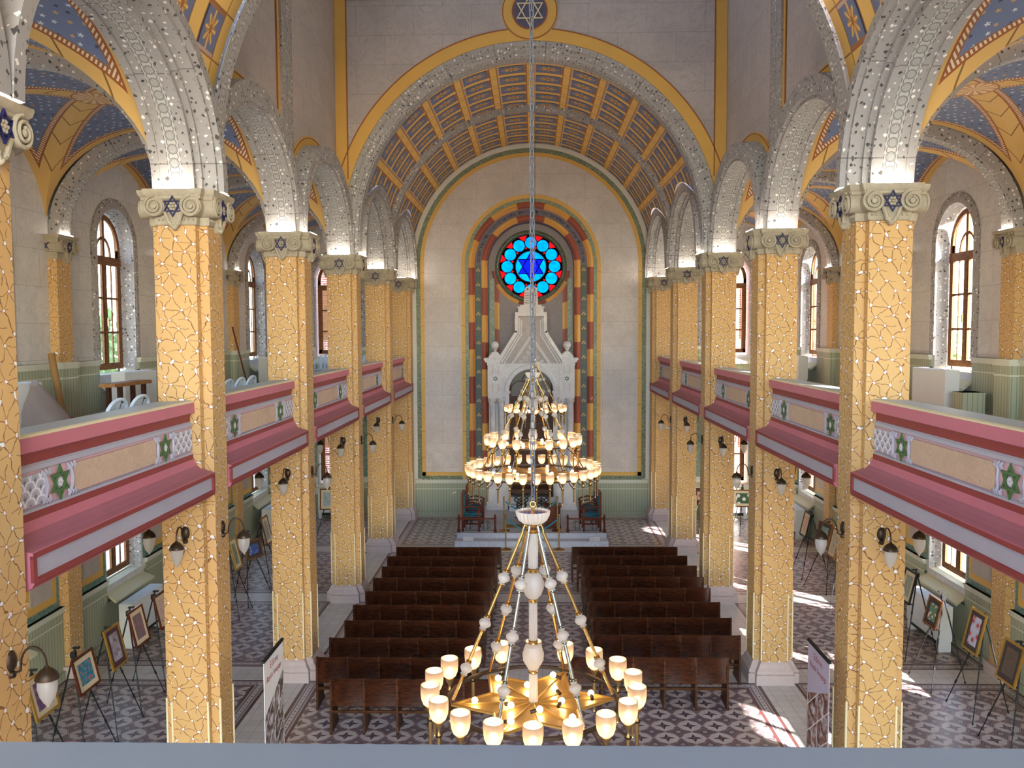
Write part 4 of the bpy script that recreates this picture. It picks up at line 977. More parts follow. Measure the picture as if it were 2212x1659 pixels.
# ------------------------------------------------------------------ pews
def make_pew():
    r = thing('pew','pew','bench'); W = .5; hw = W*5/2
    fr = MB(); fr.box(-hw,hw,-.02,.02,.42,.455); fr.box(-hw,hw,.0,.03,.30,.34); fr.build('rail', M['wood2'], r)
    for k in range(6):
        x = -hw+k*W; l = MB(); l.prism([(-.05,.02),(-.07,0),(.42,0),(.42,.05),(.36,.06),(.33,.55),(.3,.58),(.03,.6),(.02,.84),(-.03,.84),(-.035,.5),(-.04,.1)],'x',x-.016,x+.016)
        l.build('leg', M['wood2'], r)
    for k in range(5):
        x = -hw+(k+.5)*W; b = MB(); w = W/2-.008; n = 6
        pr = [(-w+2*w*i/n, -.035-.03*(1-(2*i/n-1)**2)) for i in range(n+1)]
        vs = []; 
        for z,o in ((.44,.0),(.62,.02),(.85,-.005)): vs += [(px,py+o,z+(.008 if z > .8 else 0)*(1-(2*i/n-1)**2)) for i,(px,py) in enumerate(pr)]
        m = n+1; N2 = len(vs); vs += [(a,b2+.016,c) for a,b2,c in vs]; fs = []
        for j in range(2):
            for i in range(n): fs.append((j*m+i,j*m+i+1,(j+1)*m+i+1,(j+1)*m+i)); fs.append((N2+j*m+i+1,N2+j*m+i,N2+(j+1)*m+i,N2+(j+1)*m+i+1))
        for i in range(n): fs += [(i+1,i,N2+i,N2+i+1),(2*m+i,2*m+i+1,N2+2*m+i+1,N2+2*m+i)]
        for j in range(2): fs += [(j*m,(j+1)*m,N2+(j+1)*m,N2+j*m),(j*m+n,N2+j*m+n,N2+(j+1)*m+n,(j+1)*m+n)]
        b.add([(a+x,b2,c) for a,b2,c in vs],fs); b.build('backrest', M['wood'], r, 40)
        s = MB(); s.box(x-w,x+w,.05,.08,.42,.78); s.build('seat', M['wood'], r)
    return r
pew = make_pew(); first = True
LEFT = [(-3.25,20.45),(-3.33,19.6),(-3.30,18.73),(-3.34,17.86),(-3.32,16.93),(-3.39,16.07),(-3.36,15.19),(-3.43,14.31),(-3.44,13.44),(-3.02,12.6)]
RIGHT = [(3.5,20.5),(3.59,19.7),(3.65,18.86),(3.63,17.98),(3.61,17.2),(3.61,16.3),(3.62,15.4),(3.57,14.5),(3.14,13.5)]
for rows, sd in ((LEFT,'left'),(RIGHT,'right')):
    for i, (x, y) in enumerate(rows):
        cx = x+1.26 if sd == 'left' else x-1.26
        lab = 'dark wooden folding pew, %s from the platform in the %s block' % (ORD[i], sd)
        if i == len(rows)-1: lab = 'dark wooden folding pew nearest the camera in the %s block' % sd
        if first: pew.location = (cx,y,0); pew['label'] = lab; pew['group'] = 'rows of wooden pews'; first = False
        else: dup(pew, (cx,y,0), 0, lab, 'rows of wooden pews')
# ------------------------------------------------------------------ marble platform, ark and its furniture
ZP = .32
mb = MB(); mb.box(-2.12,2.12,24.1,YE-.1,0,ZP); mb.box(-2.15,2.15,23.75,24.1,0,.17)
struct(mb.build('floor_platform', M['gmarble']))
for s in (-1,1):
    o = MB(); o.prism([(s*1.62,23.8),(s*1.92,23.78),(s*1.92,23.82),(s*1.62,23.84)],'z',.17,.30); ob = o.build('marble_slab', M['wmarble']); tag(ob,'small pale marble slab on the platform step at the %s' % ('left' if s < 0 else 'right'),'slab')
def make_ark():
    r = thing('torah_ark','white marble ark with steep gable, ball finials and dark double doors','ark',(0,27.45,ZP)); z = lambda v: v-ZP
    yf, yb = -.1, .52
    b = MB(); a = arcpts(0,z(4.12),.70,.70,32)
    b.prism([(-1.36,z(3.92)),(-.70,z(3.92))]+a+[(.70,z(3.92)),(1.36,z(3.92)),(1.36,z(5.0)),(-1.36,z(5.0))],'y',yf,yb)
    for s in (-1,1):
        b.box(*sorted((s*.70,s*.84)),yf+.02,yb,z(.42),z(3.92)); b.box(*sorted((s*.84,s*1.36)),yf+.22,yb,z(.42),z(3.92))
        b.box(*sorted((s*.78,s*1.42)),yf-.06,yb,0,z(1.3)); b.box(*sorted((s*.76,s*1.45)),yf-.09,yb,z(1.3),z(1.42)); b.box(*sorted((s*.76,s*1.45)),yf-.09,yb,0,.12)
        b.box(*sorted((s*.9,s*1.38)),yf-.04,yb,z(3.9),z(5.0))
        for dx in (-.09,.09): 
            for zz in (4.12,4.66): b.box(s*1.13+dx-.016,s*1.13+dx+.016,yf-.055,yf-.03,z(zz),z(zz+.26),1)
        b.M = Matrix.Translation((s*1.13,yf-.04,z(4.52))) @ Matrix.Rotation(pi/2,4,'X'); hexagram(b,.085,.014,.02,2); b.M = None
    b.sweep('y',0,z(4.12),.70,.70,[(yf,.0),(yf-.04,.0),(yf-.06,.04),(yf-.06,.12),(yf-.03,.16),(yf,.16)],40)
    for s in (-1,1): b.box(*sorted((s*.66,s*.86)),yf-.05,yf+.02,z(4.05),z(4.12))
    b.build('ark_body', [M['wmarble'],M['basestone'],M['stargreen']], r, 35)
    for s in (-1,1):
        for x in (.95,1.23):
            c = MB(); c.lathe([(.13,z(1.42)),(.13,z(1.5)),(.105,z(1.56)),(.1,z(1.6)),(.092,z(3.62)),(.11,z(3.66)),(.1,z(3.7))],20,(s*x,yf+.06,0)); c.build('column', M['gmarble'], r, 40)
            c = MB(); c.lathe([(.095,z(3.7)),(.12,z(3.78)),(.15,z(3.86)),(.15,z(3.9))],20,(s*x,yf+.06,0))
            for q in range(8): c.sphere((s*x+.12*cos(q*pi/4),yf+.06+.12*sin(q*pi/4),z(3.79)),.035,8,6)
            c.build('column_capital', M['wmarble'], r, 40)
    # gable
    g = MB(); out = [(-1.3,5.0),(-1.3,5.15),(-1.02,5.15),(-.44,6.05),(-.44,6.58),(.44,6.58),(.44,6.05),(1.02,5.15),(1.3,5.15),(1.3,5.0)]
    g.prism([(x,z(v)) for x,v in out],'y',yf+.06,yb-.1,1)  # gable field in darker marble, standing in for shade behind the mouldings
    def strip(pts, w, y0, mi=0, dent=False):
        for (x0,z0),(x1,z1) in zip(pts,pts[1:]):
            d = Vector((x1-x0,z1-z0)).normalized(); n = Vector((-d.y,d.x))*w
            for s in (-1,1):
                q = [(s*x0,z(z0)),(s*x1,z(z1)),(s*(x1+n.x),z(z1+n.y)),(s*(x0+n.x),z(z0+n.y))]; g.prism(q,'y',y0,yf+.02,mi)
            if dent:
                Ln = Vector((x1-x0,z1-z0)).length; c = int(Ln/.055)
                for k in range(c):
                    p = Vector((x0,z0))+d*(k+.5)*Ln/c
                    for s in (-1,1): g.cbox((s*(p.x+n.x/2),yf-.03,z(p.y+n.y/2)),(.028,.03,.028))
    strip([(-1.0,5.02),(-.40,5.98),(-.40,6.5)],.11,yf-.1); strip([(-.93,5.0),(-.34,5.95),(-.34,6.44),],.05,yf-.03,0,True); strip([(-.84,5.0),(-.28,5.92),(-.28,6.38)],.04,yf-.02)
    strip([(-.66,4.9),(0,5.86)],.035,yf-.01,0,True); strip([(-.6,4.93),(0,5.78)],.03,yf-.03)
    g.box(-.5,.5,yf-.12,yb-.1,z(6.5),z(6.62)); g.box(-.4,.4,yf-.0,yb-.15,z(6.6),z(6.78)); g.box(-.43,.43,yf-.04,yb-.13,z(6.76),z(6.8)); g.box(-.34,.34,yf+.03,yb-.2,z(6.8),z(6.86))
    for s in (-1,1):
        for z0,z1,o in ((4.98,5.04,.04),(5.04,5.1,.09),(5.1,5.18,.13)): g.box(*sorted((s*.98,s*(1.36+o))),yf-.04-o,yb,z(z0),z(z1))
        for k in range(8): g.cbox((s*(1.0+.055*k),yf-.06,z(4.965)),(.03,.04,.035))
    # carved tympanum scrolls
    for s in (-1,1):
        for cx,cz,rr in ((.17,5.16,.09),(.1,5.34,.06),(.34,5.05,.06)):
            g.tube([(s*(cx+rr*(1-t/16)*cos(t*.75)),yf-.005,z(cz+rr*(1-t/16)*sin(t*.75))) for t in range(15)],.012,5)
    g.M = Matrix.Translation((0,yf+.0,z(5.5))) @ Matrix.Rotation(pi/2,4,'X'); hexagram(g,.09,.016,.02); g.M = None
    g.build('gable', [M['wmarble'],M['carved']], r, 35)
    for s in (-1,1):
        f = MB(); cx = s*1.14
        for z0,z1,h in ((5.18,5.26,.2),(5.26,5.32,.15),(5.32,5.37,.1)): f.box(cx-h,cx+h,yf-.06,yf-.06+2*h,z(z0),z(z1))
        f.lathe([(.05,5.37-ZP),(.045,5.42-ZP),(.075,5.44-ZP),(.075,5.46-ZP),(.045,5.48-ZP)]+[(max(.045,.13*sin(pi*k/12)),z(5.58)-.13*cos(pi*k/12)) for k in range(2,12)]+[(.0001,z(5.58)+.13)],24,(cx,yf+.1,0)); f.build('ball_finial', M['wmarble'], r, 40)
    # stone tablets with lettering
    t = MB()
    for s in (-1,1):
        o = [(s*.005,6.86),(s*.225,6.86),(s*.205,7.32)]+[(s*(.105+.1*cos(q*pi/10)),7.32+.11*sin(q*pi/10)) for q in range(1,10)]+[(s*.005,7.32)]
        t.prism([(x,z(v)) for x,v in o],'y',yf+.06,yf+.14)
    ta = t.build('tablets', M['wmarble'], r)
    l = MB(); WR = [['אנכי','לא יהיה','לא תשא','זכור','כבד'],['לא תרצח','לא תנאף','לא תגנב','לא תענה','לא תחמד']]
    for s, ws in ((1,WR[0]),(-1,WR[1])):
        for k, wd in enumerate(ws):
            n = len(wd); sz = .062; ad = .155/max(4,n)
            for j, ch in enumerate(wd):
                if ch != ' ': letters(l, ch, sz, Matrix.Translation((s*.108+ad*((n-1)/2-j),yf+.055,z(7.205-k*.077))) @ Matrix.Rotation(pi/2,4,'X'))
        l.M = Matrix.Translation((s*.105,yf+.057,z(7.35))) @ Matrix.Rotation(pi/2,4,'X'); o = [((.05 if q%2 == 0 else .02)*sin(q*pi/5),(.05 if q%2 == 0 else .02)*cos(q*pi/5)) for q in range(10)]; l.prism([(x,y) for x,y in o],'z',0,.004); l.M = None
    l.build('inscription', M['black'], ta)
    # doors and fanlight
    for s in (-1,1):
        d = MB(); x0,x1 = sorted((s*.006,s*.69)); d.box(x0,x1,yf+.2,yf+.25,z(.75),z(3.95))
        for zz in (.85,1.65,2.45,3.2):
            for xa in (.07,.38): q0,q1 = sorted((s*xa,s*(xa+.25))); d.box(q0,q1,yf+.18,yf+.21,z(zz),z(zz+.62)); d.box(q0+.05,q1-.05,yf+.165,yf+.2,z(zz+.06),z(zz+.56))
        dd = d.build('door', M['dkwood'], r); h = MB(); h.tube([(s*.05,yf+.17,z(2.2)),(s*.05,yf+.13,z(2.25)),(s*.05,yf+.13,z(2.4)),(s*.05,yf+.17,z(2.45))],.012,6); h.build('door_handle', M['brass'], dd)
    f = MB(); f.prism([(x,v) for x,v in [(-.70,z(3.95))]+a+[(.70,z(3.95))]],'y',yf+.24,yf+.3,1)
    for x,v,q in ((-.34,4.12,.3),(.34,4.12,.3),(0,4.4,.28)): f.sweep('y',x,z(v),q,q,[(yf+.2,0),(yf+.2,.03),(yf+.25,.03),(yf+.25,0)],20)
    for x in (-.66,0,.66): f.box(x-.02,x+.02,yf+.2,yf+.25,z(3.95),z(4.4))
    f.build('fanlight', [M['dkwood'],flat('fanlight_grey',(92,84,80),.4)], r)
    s_ = MB(); s_.box(-.7,.7,yf-.3,yf+.3,0,.2); s_.box(-.7,.7,yf-.05,yf+.3,.2,.4); s_.build('step', M['gmarble'], r)
make_ark()
# armchairs in teal velvet
def make_chair():
    r = thing('armchair','chair','chair')
    f = MB()
    for x in (-.27,.27):
        f.box(x-.025,x+.025,.2,.25,0,.66); f.box(x-.025,x+.025,-.27,-.21,0,1.08); f.tube([(x,-.22,.7),(x,0,.73),(x,.2,.68),(x,.27,.62)],.024,8); f.box(x-.018,x+.018,-.22,.22,.2,.24)
    f.box(-.27,.27,.2,.24,.34,.42); f.box(-.27,.27,-.25,-.21,.34,.42); f.box(-.27,.27,-.02,.02,.2,.24); f.box(-.27,.27,-.27,-.22,1.04,1.12)
    for x in (-.26,.26): f.box(x-.02,x+.02,-.22,.22,.34,.42)
    f.build('chair_frame', M['redwood'], r)
    s = MB(); s.box(-.25,.25,-.22,.25,.4,.44); s.lathe([(.34,.44),(.33,.48),(.25,.505),(.0001,.515)],4); s.M = None; s.v = [(max(-.25,min(.25,x)),max(-.22,min(.25,y)),z) for x,y,z in s.v]; s.build('seat_cushion', M['teal'], r)
    b = MB(); b.box(-.24,.24,-.25,-.19,.5,1.05); b.build('back_cushion', M['teal'], r); return r
ch = make_chair(); first = True
for x,y,rz,lab in ((-1.72,24.55,-pi/2,'teal velvet armchair at the platform front on the left side'),(-1.68,25.55,-pi/2,'teal velvet armchair behind another on the left of the platform'),(1.72,24.55,pi/2,'teal velvet armchair at the platform front on the right side'),(1.68,25.55,pi/2,'teal velvet armchair behind another on the right of the platform')):
    if first: o = ch; o.location = (x,y,ZP); o.rotation_euler = (0,0,rz); o['label'] = lab; o['group'] = 'teal armchairs'; first = False
    else: dup(ch,(x,y,ZP),rz,lab,'teal armchairs')
# low railings with wrought iron scrolls
def make_railing():
    r = thing('railing','railing','railing'); L = .52
    for s in (-1,1):
        p = MB(); x = s*L; p.box(x-.045,x+.045,-.045,.045,0,.08); p.lathe([(.035,.08),(.028,.14),(.03,.4),(.04,.43),(.03,.45),(.02,.5),(.0001,.53)],10,(x,0,0)); p.build('post', M['redwood'], r, 40)
    t = MB(); t.box(-L,L,-.018,.018,.37,.41); t.build('handrail', M['redwood'], r)
    i = MB(); i.tube([(-L,0,.06),(L,0,.06)],.007,6)
    for c in (-.25,.25):
        for s in (-1,1):
            for u in (-1,1): i.tube([(c+s*(.11-.075*(t/14))*abs(cos(t*.25))+s*.02,0,.215+u*(.02+.13*sin(t*.23)*(1-t/40))) for t in range(14)],.006,5)
        i.tube([(c+.06*cos(t*pi/8),0,.215+.1*sin(t*pi/8)) for t in range(16)],.006,5,0,True)
    i.build('iron_scrolls', M['iron'], r); return r
rl = make_railing(); rl.location = (-1.55,24.2,ZP); rl['label'] = 'low wooden railing with iron scrolls on the left of the platform'; rl['group'] = 'platform railings'
dup(rl,(1.55,24.2,ZP),0,'low wooden railing with iron scrolls on the right of the platform','platform railings')
# brass stanchions and their ropes
def make_stanchion():
    r = thing('stanchion','stanchion','stanchion')
    b = MB(); b.lathe([(.165,0),(.165,.015),(.14,.03),(.06,.045),(.025,.06)],28); b.build('base', M['brass'], r, 40)
    p = MB(); p.lathe([(.02,.05),(.02,.9),(.032,.91),(.032,.93),(.018,.94),(.018,.955),(.036,.965),(.036,.985),(.012,1.0)],16); p.build('post', M['brass'], r, 40); return r
sp = make_stanchion(); first = True
for x,y,z,lab in ((-.71,23.5,0,'brass stanchion on the floor left of the aisle'),(.76,23.5,0,'brass stanchion on the floor right of the aisle'),(-.78,24.36,ZP,'brass stanchion on the platform edge at the left'),(.74,24.36,ZP,'brass stanchion on the platform edge at the right')):
    if first: sp.location = (x,y,z); sp['label'] = lab; sp['group'] = 'brass stanchions'; first = False
    else: dup(sp,(x,y,z),0,lab,'brass stanchions')
for y,z,n in ((23.5,0,'front'),(24.36,ZP,'rear')):
    t = MB(); x0,x1 = (-.68,.73) if z == 0 else (-.75,.71)
    t.tube([(x0+(x1-x0)*k/24,y,z+.86-.34*(1-(k/12-1)**2)) for k in range(25)],.02,8)
    tag(t.build('rope',M['rope2'],None,60),'teal rope slung between the two %s brass stanchions' % n,'rope',group='teal ropes')
# reading desk with wrought iron legs, cloth covered chest
t = thing('reading_desk','dark reading desk on scrolled iron legs before the ark','desk',(0,25.6,ZP))
m = MB(); m.box(-.62,.62,-.35,.35,.98,1.03); m.box(-.56,.56,-.3,.3,.9,.98); m.build('desk_top',M['dkwood'],t)
for s in (-1,1):
    for y in (-.26,.26):
        m = MB()
        for u in (-1,1): m.tube([(s*.3+u*(.05+.2*(k/24))*sin(k*.42),y,.02+.88*k/24) for k in range(25)],.018,6)
        m.tube([(s*.3+.13*cos(k*pi/8),y,.48+.17*sin(k*pi/8)) for k in range(16)],.016,6,0,True); m.tube([(s*.3,y,0),(s*.3,y,.9)],.014,6); m.build('leg',M['iron'],t)
m = MB(); m.box(-.5,.5,-.01,.01,.1,.13); m.build('stretcher',M['iron'],t)
t = thing('chest','brown wooden chest standing right of the reading desk','chest',(.62,24.85,ZP)); m = MB(); m.box(-.22,.22,-.2,.2,.05,.62); m.box(-.24,.24,-.22,.22,0,.06); m.build('chest_body',M['redwood'],t); m = MB(); m.box(-.25,.25,-.23,.23,.62,.67); m.build('lid',M['redwood'],t)
t = MB(); t.box(-.78,.32,24.75,25.15,ZP,ZP+.012); tag(t.build('mat',M['ochre']),'ochre mat on the platform in front of the reading desk','mat')
# ------------------------------------------------------------------ wall sconces on the piers
def make_sconce():
    r = thing('sconce_lamp','sconce','sconce')
    p = MB(); p.lathe([(.0001,.035),(.03,.03),(.05,.015),(.055,0)],16,(0,0,0),0,'y')
    p.v = [(x,y,z*1.5) for x,y,z in p.v]; p.lathe([(.0001,.03),(.025,.025),(.032,0)],12,(0,0,-.1),0,'y'); p.build('back_plate', M['bronze'], r, 40)
    a = MB(); a.tube([(0,.02,-.09),(0,.07,-.07),(0,.075,-.02)]+[(0,.17-.095*cos(t*pi/10),-.02+.13*sin(t*pi/10)) for t in range(1,11)]+[(0,.265,-.05)],.009,6); a.build('arm', M['bronze'], r, 60)
    c = MB(); c.lathe([(.012,-.03),(.02,-.045),(.045,-.06),(.072,-.09),(.085,-.12),(.085,-.13),(.06,-.128)],20,(0,.265,0)); c.build('lamp_cap', M['bronze'], r, 40)
    g = MB(); g.lathe([(.058,-.13),(.07,-.16),(.07,-.2),(.055,-.26),(.03,-.31),(.014,-.325),(.012,-.34),(.0001,-.35)],20,(0,.265,0)); g.build('lamp_glass', M['lampglass'], r, 50)
    return r
sc = make_sconce(); first = True
PN = ['nearest','second','third','fourth']
def sconce(sg, i, face):
    global first
    sd = 'left' if sg < 0 else 'right'; dx, dy, rz = {'nave':(-sg*H0,0,sg*pi/2),'front':(0,-H0,pi),'aisle':(sg*H0,0,-sg*pi/2)}[face]
    nm = 'left pier cut by the frame edge' if i == 0 else '%s complete pier in the %s row' % (ORD[i-1], sd)
    lab = {'nave':'bronze sconce on the nave face of the %s','front':'bronze sconce on the front face of the %s','aisle':'bronze sconce on the aisle face of the %s'}[face] % nm
    a = (sg*PX+dx,D[i]+dy,3.63), rz
    if first: sc.location = a[0]; sc.rotation_euler = (0,0,a[1]); sc['label'] = lab; sc['group'] = 'pier sconces'; first = False
    else: dup(sc,a[0],a[1],lab,'pier sconces')
for sg in (-1,1):
    for i in (1,2,3,4):
        for fc in ('nave','front','aisle'): sconce(sg,i,fc)
sconce(-1,0,'nave')
# ------------------------------------------------------------------ easels and framed pictures
def m_art(name, cols, sc=6, mode='noise'):
    k = N('picture_'+name, .4); u = k.uv()
    if mode == 'dots':
        v = k.voro(sc,u); f = v.outputs['Distance']; c = k.ramp(f,[(0,s2l(cols[1])),(.22,s2l(cols[1])),(.26,s2l(cols[0])),(.6,s2l(cols[2]))])
    elif mode == 'cells':
        v = k.voro(sc,u); sp_ = k.n('ShaderNodeSeparateColor',{0:v.outputs['Color']}).outputs[0]; c = k.ramp(sp_,[(0,s2l(cols[0])),(.4,s2l(cols[1])),(.8,s2l(cols[2]))])
    else:
        n = k.noise(sc,u,5,1.5); c = k.ramp(n,[(.32,s2l(cols[0])),(.5,s2l(cols[1])),(.68,s2l(cols[2]))])
    return k.col(c)
def make_easel():
    r = thing('easel','easel','easel')
    apex = Vector((0,-.05,1.5))
    for x,y in ((-.42,.32),(.42,.32),(0,-.45)):
        l = MB(); b = Vector((x,y,.012)); d = b-apex; l.tube([apex,apex+d*.45],.013,8); l.tube([apex+d*.43,apex+d*.75],.010,8); l.tube([apex+d*.73,b],.0075,8)
        for f in (.44,.74): l.tube([apex+d*(f-.015),apex+d*(f+.02)],.017,8)
        l.tube([b-d*.02,b],.013,8); l.build('leg', M['black'], r, 40)
    h = MB(); h.box(-.03,.03,-.08,-.01,1.46,1.54); h.box(-.012,.012,-.035,-.015,1.5,1.6); h.cbox((0,.0,1.6),(.05,.09,.02)); h.build('head', M['black'], r)
    t = MB(); 
    for s in (-1,1): t.tube([(s*.16,.09,1.0),(s*.16,.2,.985)],.009,6)
    t.tube([(-.22,.12,1.0),(.22,.12,1.0)],.008,6); t.build('support_arm', M['black'], r); return r
def make_picture(loc, rz, w, h, frame, mat, art, label, mw=.07):
    r = thing('framed_picture',label,'picture',loc,rz,'framed pictures on easels'); m = Matrix.Translation((0,.185,1.0)) @ Matrix.Rotation(R(13),4,'X')
    f = MB(); f.M = m
    for x0,x1,z0,z1 in ((-w/2,w/2,0,.035),(-w/2,w/2,h-.035,h),(-w/2,-w/2+.035,.035,h-.035),(w/2-.035,w/2,.035,h-.035)): f.box(x0,x1,-.012,.014,z0,z1)
    f.M = None; f.build('frame', frame, r)
    p = MB(); p.M = m; p.box(-w/2+.034,w/2-.034,-.008,.002,.034,h-.034); p.M = None; p.build('mount', mat, r)
    a = MB(); a.M = m; mw2 = .035+mw; a.poly([(-w/2+mw2,.004,mw2),(w/2-mw2,.004,mw2),(w/2-mw2,.004,h-mw2),(-w/2+mw2,.004,h-mw2)]); a.M = None
    a.uv = [[(0,0),(w-2*mw2,0),(w-2*mw2,h-2*mw2),(0,h-2*mw2)]]; a.build('artwork', art, r); return r
gilt = flat('gilt_frame',(176,136,60),.35,.6); brownf = M['redwood']; oakf = M['wwood']; darkmat = flat('dark_mount',(66,56,60),.7); plum = flat('plum_mount',(74,46,56),.7)
ea = make_easel(); first = True
PIC = [ # x, y, rz, w, h, frame, mount, art, description
 (-6.35,11.2,-pi/2,.55,.58,gilt,M['beige'],m_art('purple',[(70,40,84),(108,74,120),(150,120,160)],9),'gilt framed purple abstract picture nearest the camera on the left'),
 (-6.2,12.0,-pi/2,.56,.52,brownf,M['beige'],m_art('turquoise',[(64,150,176),(186,96,80),(40,110,150)],16,'dots'),'turquoise picture with red dots in a brown frame'),
 (-6.18,12.85,-pi/2,.46,.62,gilt,plum,m_art('portrait',[(60,52,60),(170,160,176),(206,200,212)],4),'grey portrait sketch on a plum mount'),
 (-6.25,13.78,-pi/2,.5,.6,brownf,M['beige'],m_art('mauve',[(96,72,84),(128,100,110),(150,124,130)],22),'plain mauve textured picture on a cream mount'),
 (-6.23,14.65,-pi/2,.5,.58,brownf,M['beige'],m_art('rose',[(190,150,150),(214,190,180),(170,120,120)],6),'rose picture half hidden behind the first left pier'),
 (-6.2,18.2,-pi/2,.42,.66,gilt,M['beige'],m_art('olive',[(96,104,80),(136,140,110),(170,168,140)],5),'tall narrow olive picture in the left aisle'),
 (-6.1,19.1,-pi/2-.4,.52,.42,oakf,darkmat,m_art('bluesky',[(40,64,130),(60,92,170),(190,200,220)],5),'small blue landscape picture in the left aisle'),
 (-6.2,20.4,-pi/2,.46,.66,oakf,M['beige'],m_art('greywash',[(120,122,124),(160,162,162),(190,190,186)],5),'grey wash picture leaning behind the blue one'),
 (-5.75,24.2,pi+.12,.52,.6,oakf,M['beige'],m_art('tealsea',[(120,140,150),(170,182,190),(90,84,88)],4),'pale framed seascape facing the camera at the left end window'),
 (6.8,12.3,pi/2,.5,.6,gilt,darkmat,m_art('darkflor',[(60,64,60),(90,80,70),(120,60,56)],14),'dark floral picture in a gilt frame nearest the camera on the right'),
 (6.9,13.5,pi/2,.46,.66,gilt,darkmat,m_art('tulips',[(178,176,206),(190,60,70),(196,196,220)],7,'dots'),'lilac picture of red flowers in a gilt frame'),
 (6.8,14.65,pi/2,.46,.5,oakf,darkmat,m_art('greenfig',[(70,116,96),(226,200,190),(90,136,112)],9,'dots'),'green picture with pale figures before the right radiator'),
 (6.95,16.0,pi/2,.46,.6,M['iron'],M['beige'],m_art('sage',[(120,130,116),(160,166,150),(90,98,92)],6),'sage picture half hidden behind the first right pier'),
 (6.66,19.1,pi/2,.46,.66,oakf,M['beige'],m_art('script',[(150,140,128),(206,198,184),(90,84,80)],18),'tall pale calligraphy picture in the right aisle'),
 (6.72,20.0,pi/2+.3,.5,.6,oakf,darkmat,m_art('teallet',[(90,116,116),(140,160,156),(60,84,90)],13),'grey green lettered picture in the right aisle'),
 (6.67,21.1,pi/2,.46,.6,M['iron'],M['beige'],m_art('coral',[(206,130,110),(224,190,170),(170,90,80)],6),'coral picture behind the right aisle easels'),
 (6.05,24.6,pi-.1,.6,.5,oakf,M['beige'],m_art('whitebirds',[(60,96,60),(232,226,232),(50,84,52)],5,'dots'),'green picture with white blossoms facing the camera at the right end'),
 (5.0,25.1,pi,.56,.46,brownf,darkmat,m_art('redgrid',[(206,150,130),(150,50,50),(214,160,140)],9,'dots'),'salmon picture with red marks half hidden by a right pier')]
for q,(x,y,rz,w,h,fr,mt,ar,lab) in enumerate(PIC):
    if abs(abs(rz)-pi/2) < .5: x += -.22 if x < 0 else .15; y -= .22 if x < 0 else .12
    el = 'black tripod easel holding the '+lab.replace(' nearest the camera on the left','').replace(' nearest the camera on the right','').replace(' facing the camera','')
    el = ' '.join(el.split()[:16])
    if first: ea.location = (x,y,0); ea.rotation_euler = (0,0,rz); ea['label'] = el; ea['group'] = 'picture easels'; first = False
    else: dup(ea,(x,y,0),rz,el,'picture easels')
    make_picture((x,y,0),rz,w,h,fr,mt,ar,lab)
# ------------------------------------------------------------------ roll-up banners
def m_photos(name, tint):
    k = N(name,.4); x, y = k.sep(k.uv()); s = k.addv(y, k.mul(x,.75)); row = k.m('FLOOR', k.m('DIVIDE', s, .36)); colm = k.m('FLOOR', k.m('DIVIDE', k.addv(x,.0), .38))
    id_ = k.addv(k.mul(row,7.3), k.mul(colm,3.1)); n = k.noise(7, k.comb(k.addv(x,id_), k.addv(y,k.mul(id_,2.0))), 6, .8)
    c = k.ramp(n,[(.34,s2l((30,24,26))),(.5,s2l(tint)),(.66,s2l((206,200,206)))])
    ln = k.m('MAXIMUM', k.lt(k.ab(k.per(s,.36)), .008), k.lt(k.ab(k.per(x,.38)), .006))
    return k.col(k.mix(ln, c, s2l((226,222,226))))
def banner(loc, rz, tint, label, bg):
    r = thing('roll_up_banner',label,'banner',loc,rz,'roll-up banners'); w = .4
    b = MB(); b.box(-w-.02,w+.02,-.06,.06,0,.08); b.build('base_cassette', M['plastic'], r)
    p = MB(); p.box(-.012,.012,-.035,-.02,.08,2.0); p.build('pole', M['black'], r)
    t = MB(); t.box(-w-.01,w+.01,-.02,.015,1.99,2.02); t.build('top_bar', M['black'], r)
    s = MB(); s.box(-w,w,-.004,.004,.08,1.995); sh = s.build('banner_sheet', bg, r)
    f = MB(); f.poly([(-w,.0055,.1),(w,.0055,.1),(w,.0055,1.3),(-w,.0055,1.62)]); f.build('photographs', m_photos('banner_photos_'+('a' if rz < 0 else 'b'),tint), sh)
    l = MB()
    for txt,sz,zz in (('Edirne',.13,1.83),('Büyük Sinagogu',.1,1.7)):
        letters(l, txt, sz, Matrix.Translation((0,.006,zz)) @ Matrix.Rotation(pi,4,'Z') @ Matrix.Rotation(pi/2,4,'X') @ Matrix.Shear('XY',4,(.0,.0)))
    l.build('lettering', flat('banner_red',(170,60,66),.6), sh)
banner((-3.27,10.65,0),-pi/2,(120,104,96),'white roll-up banner with old photographs beside the left pews',flat('banner_white',(226,220,220),.5))
banner((3.63,10.72,0),pi/2,(140,92,78),'lilac roll-up banner with building photographs beside the right pier',flat('banner_lilac',(190,176,196),.5))
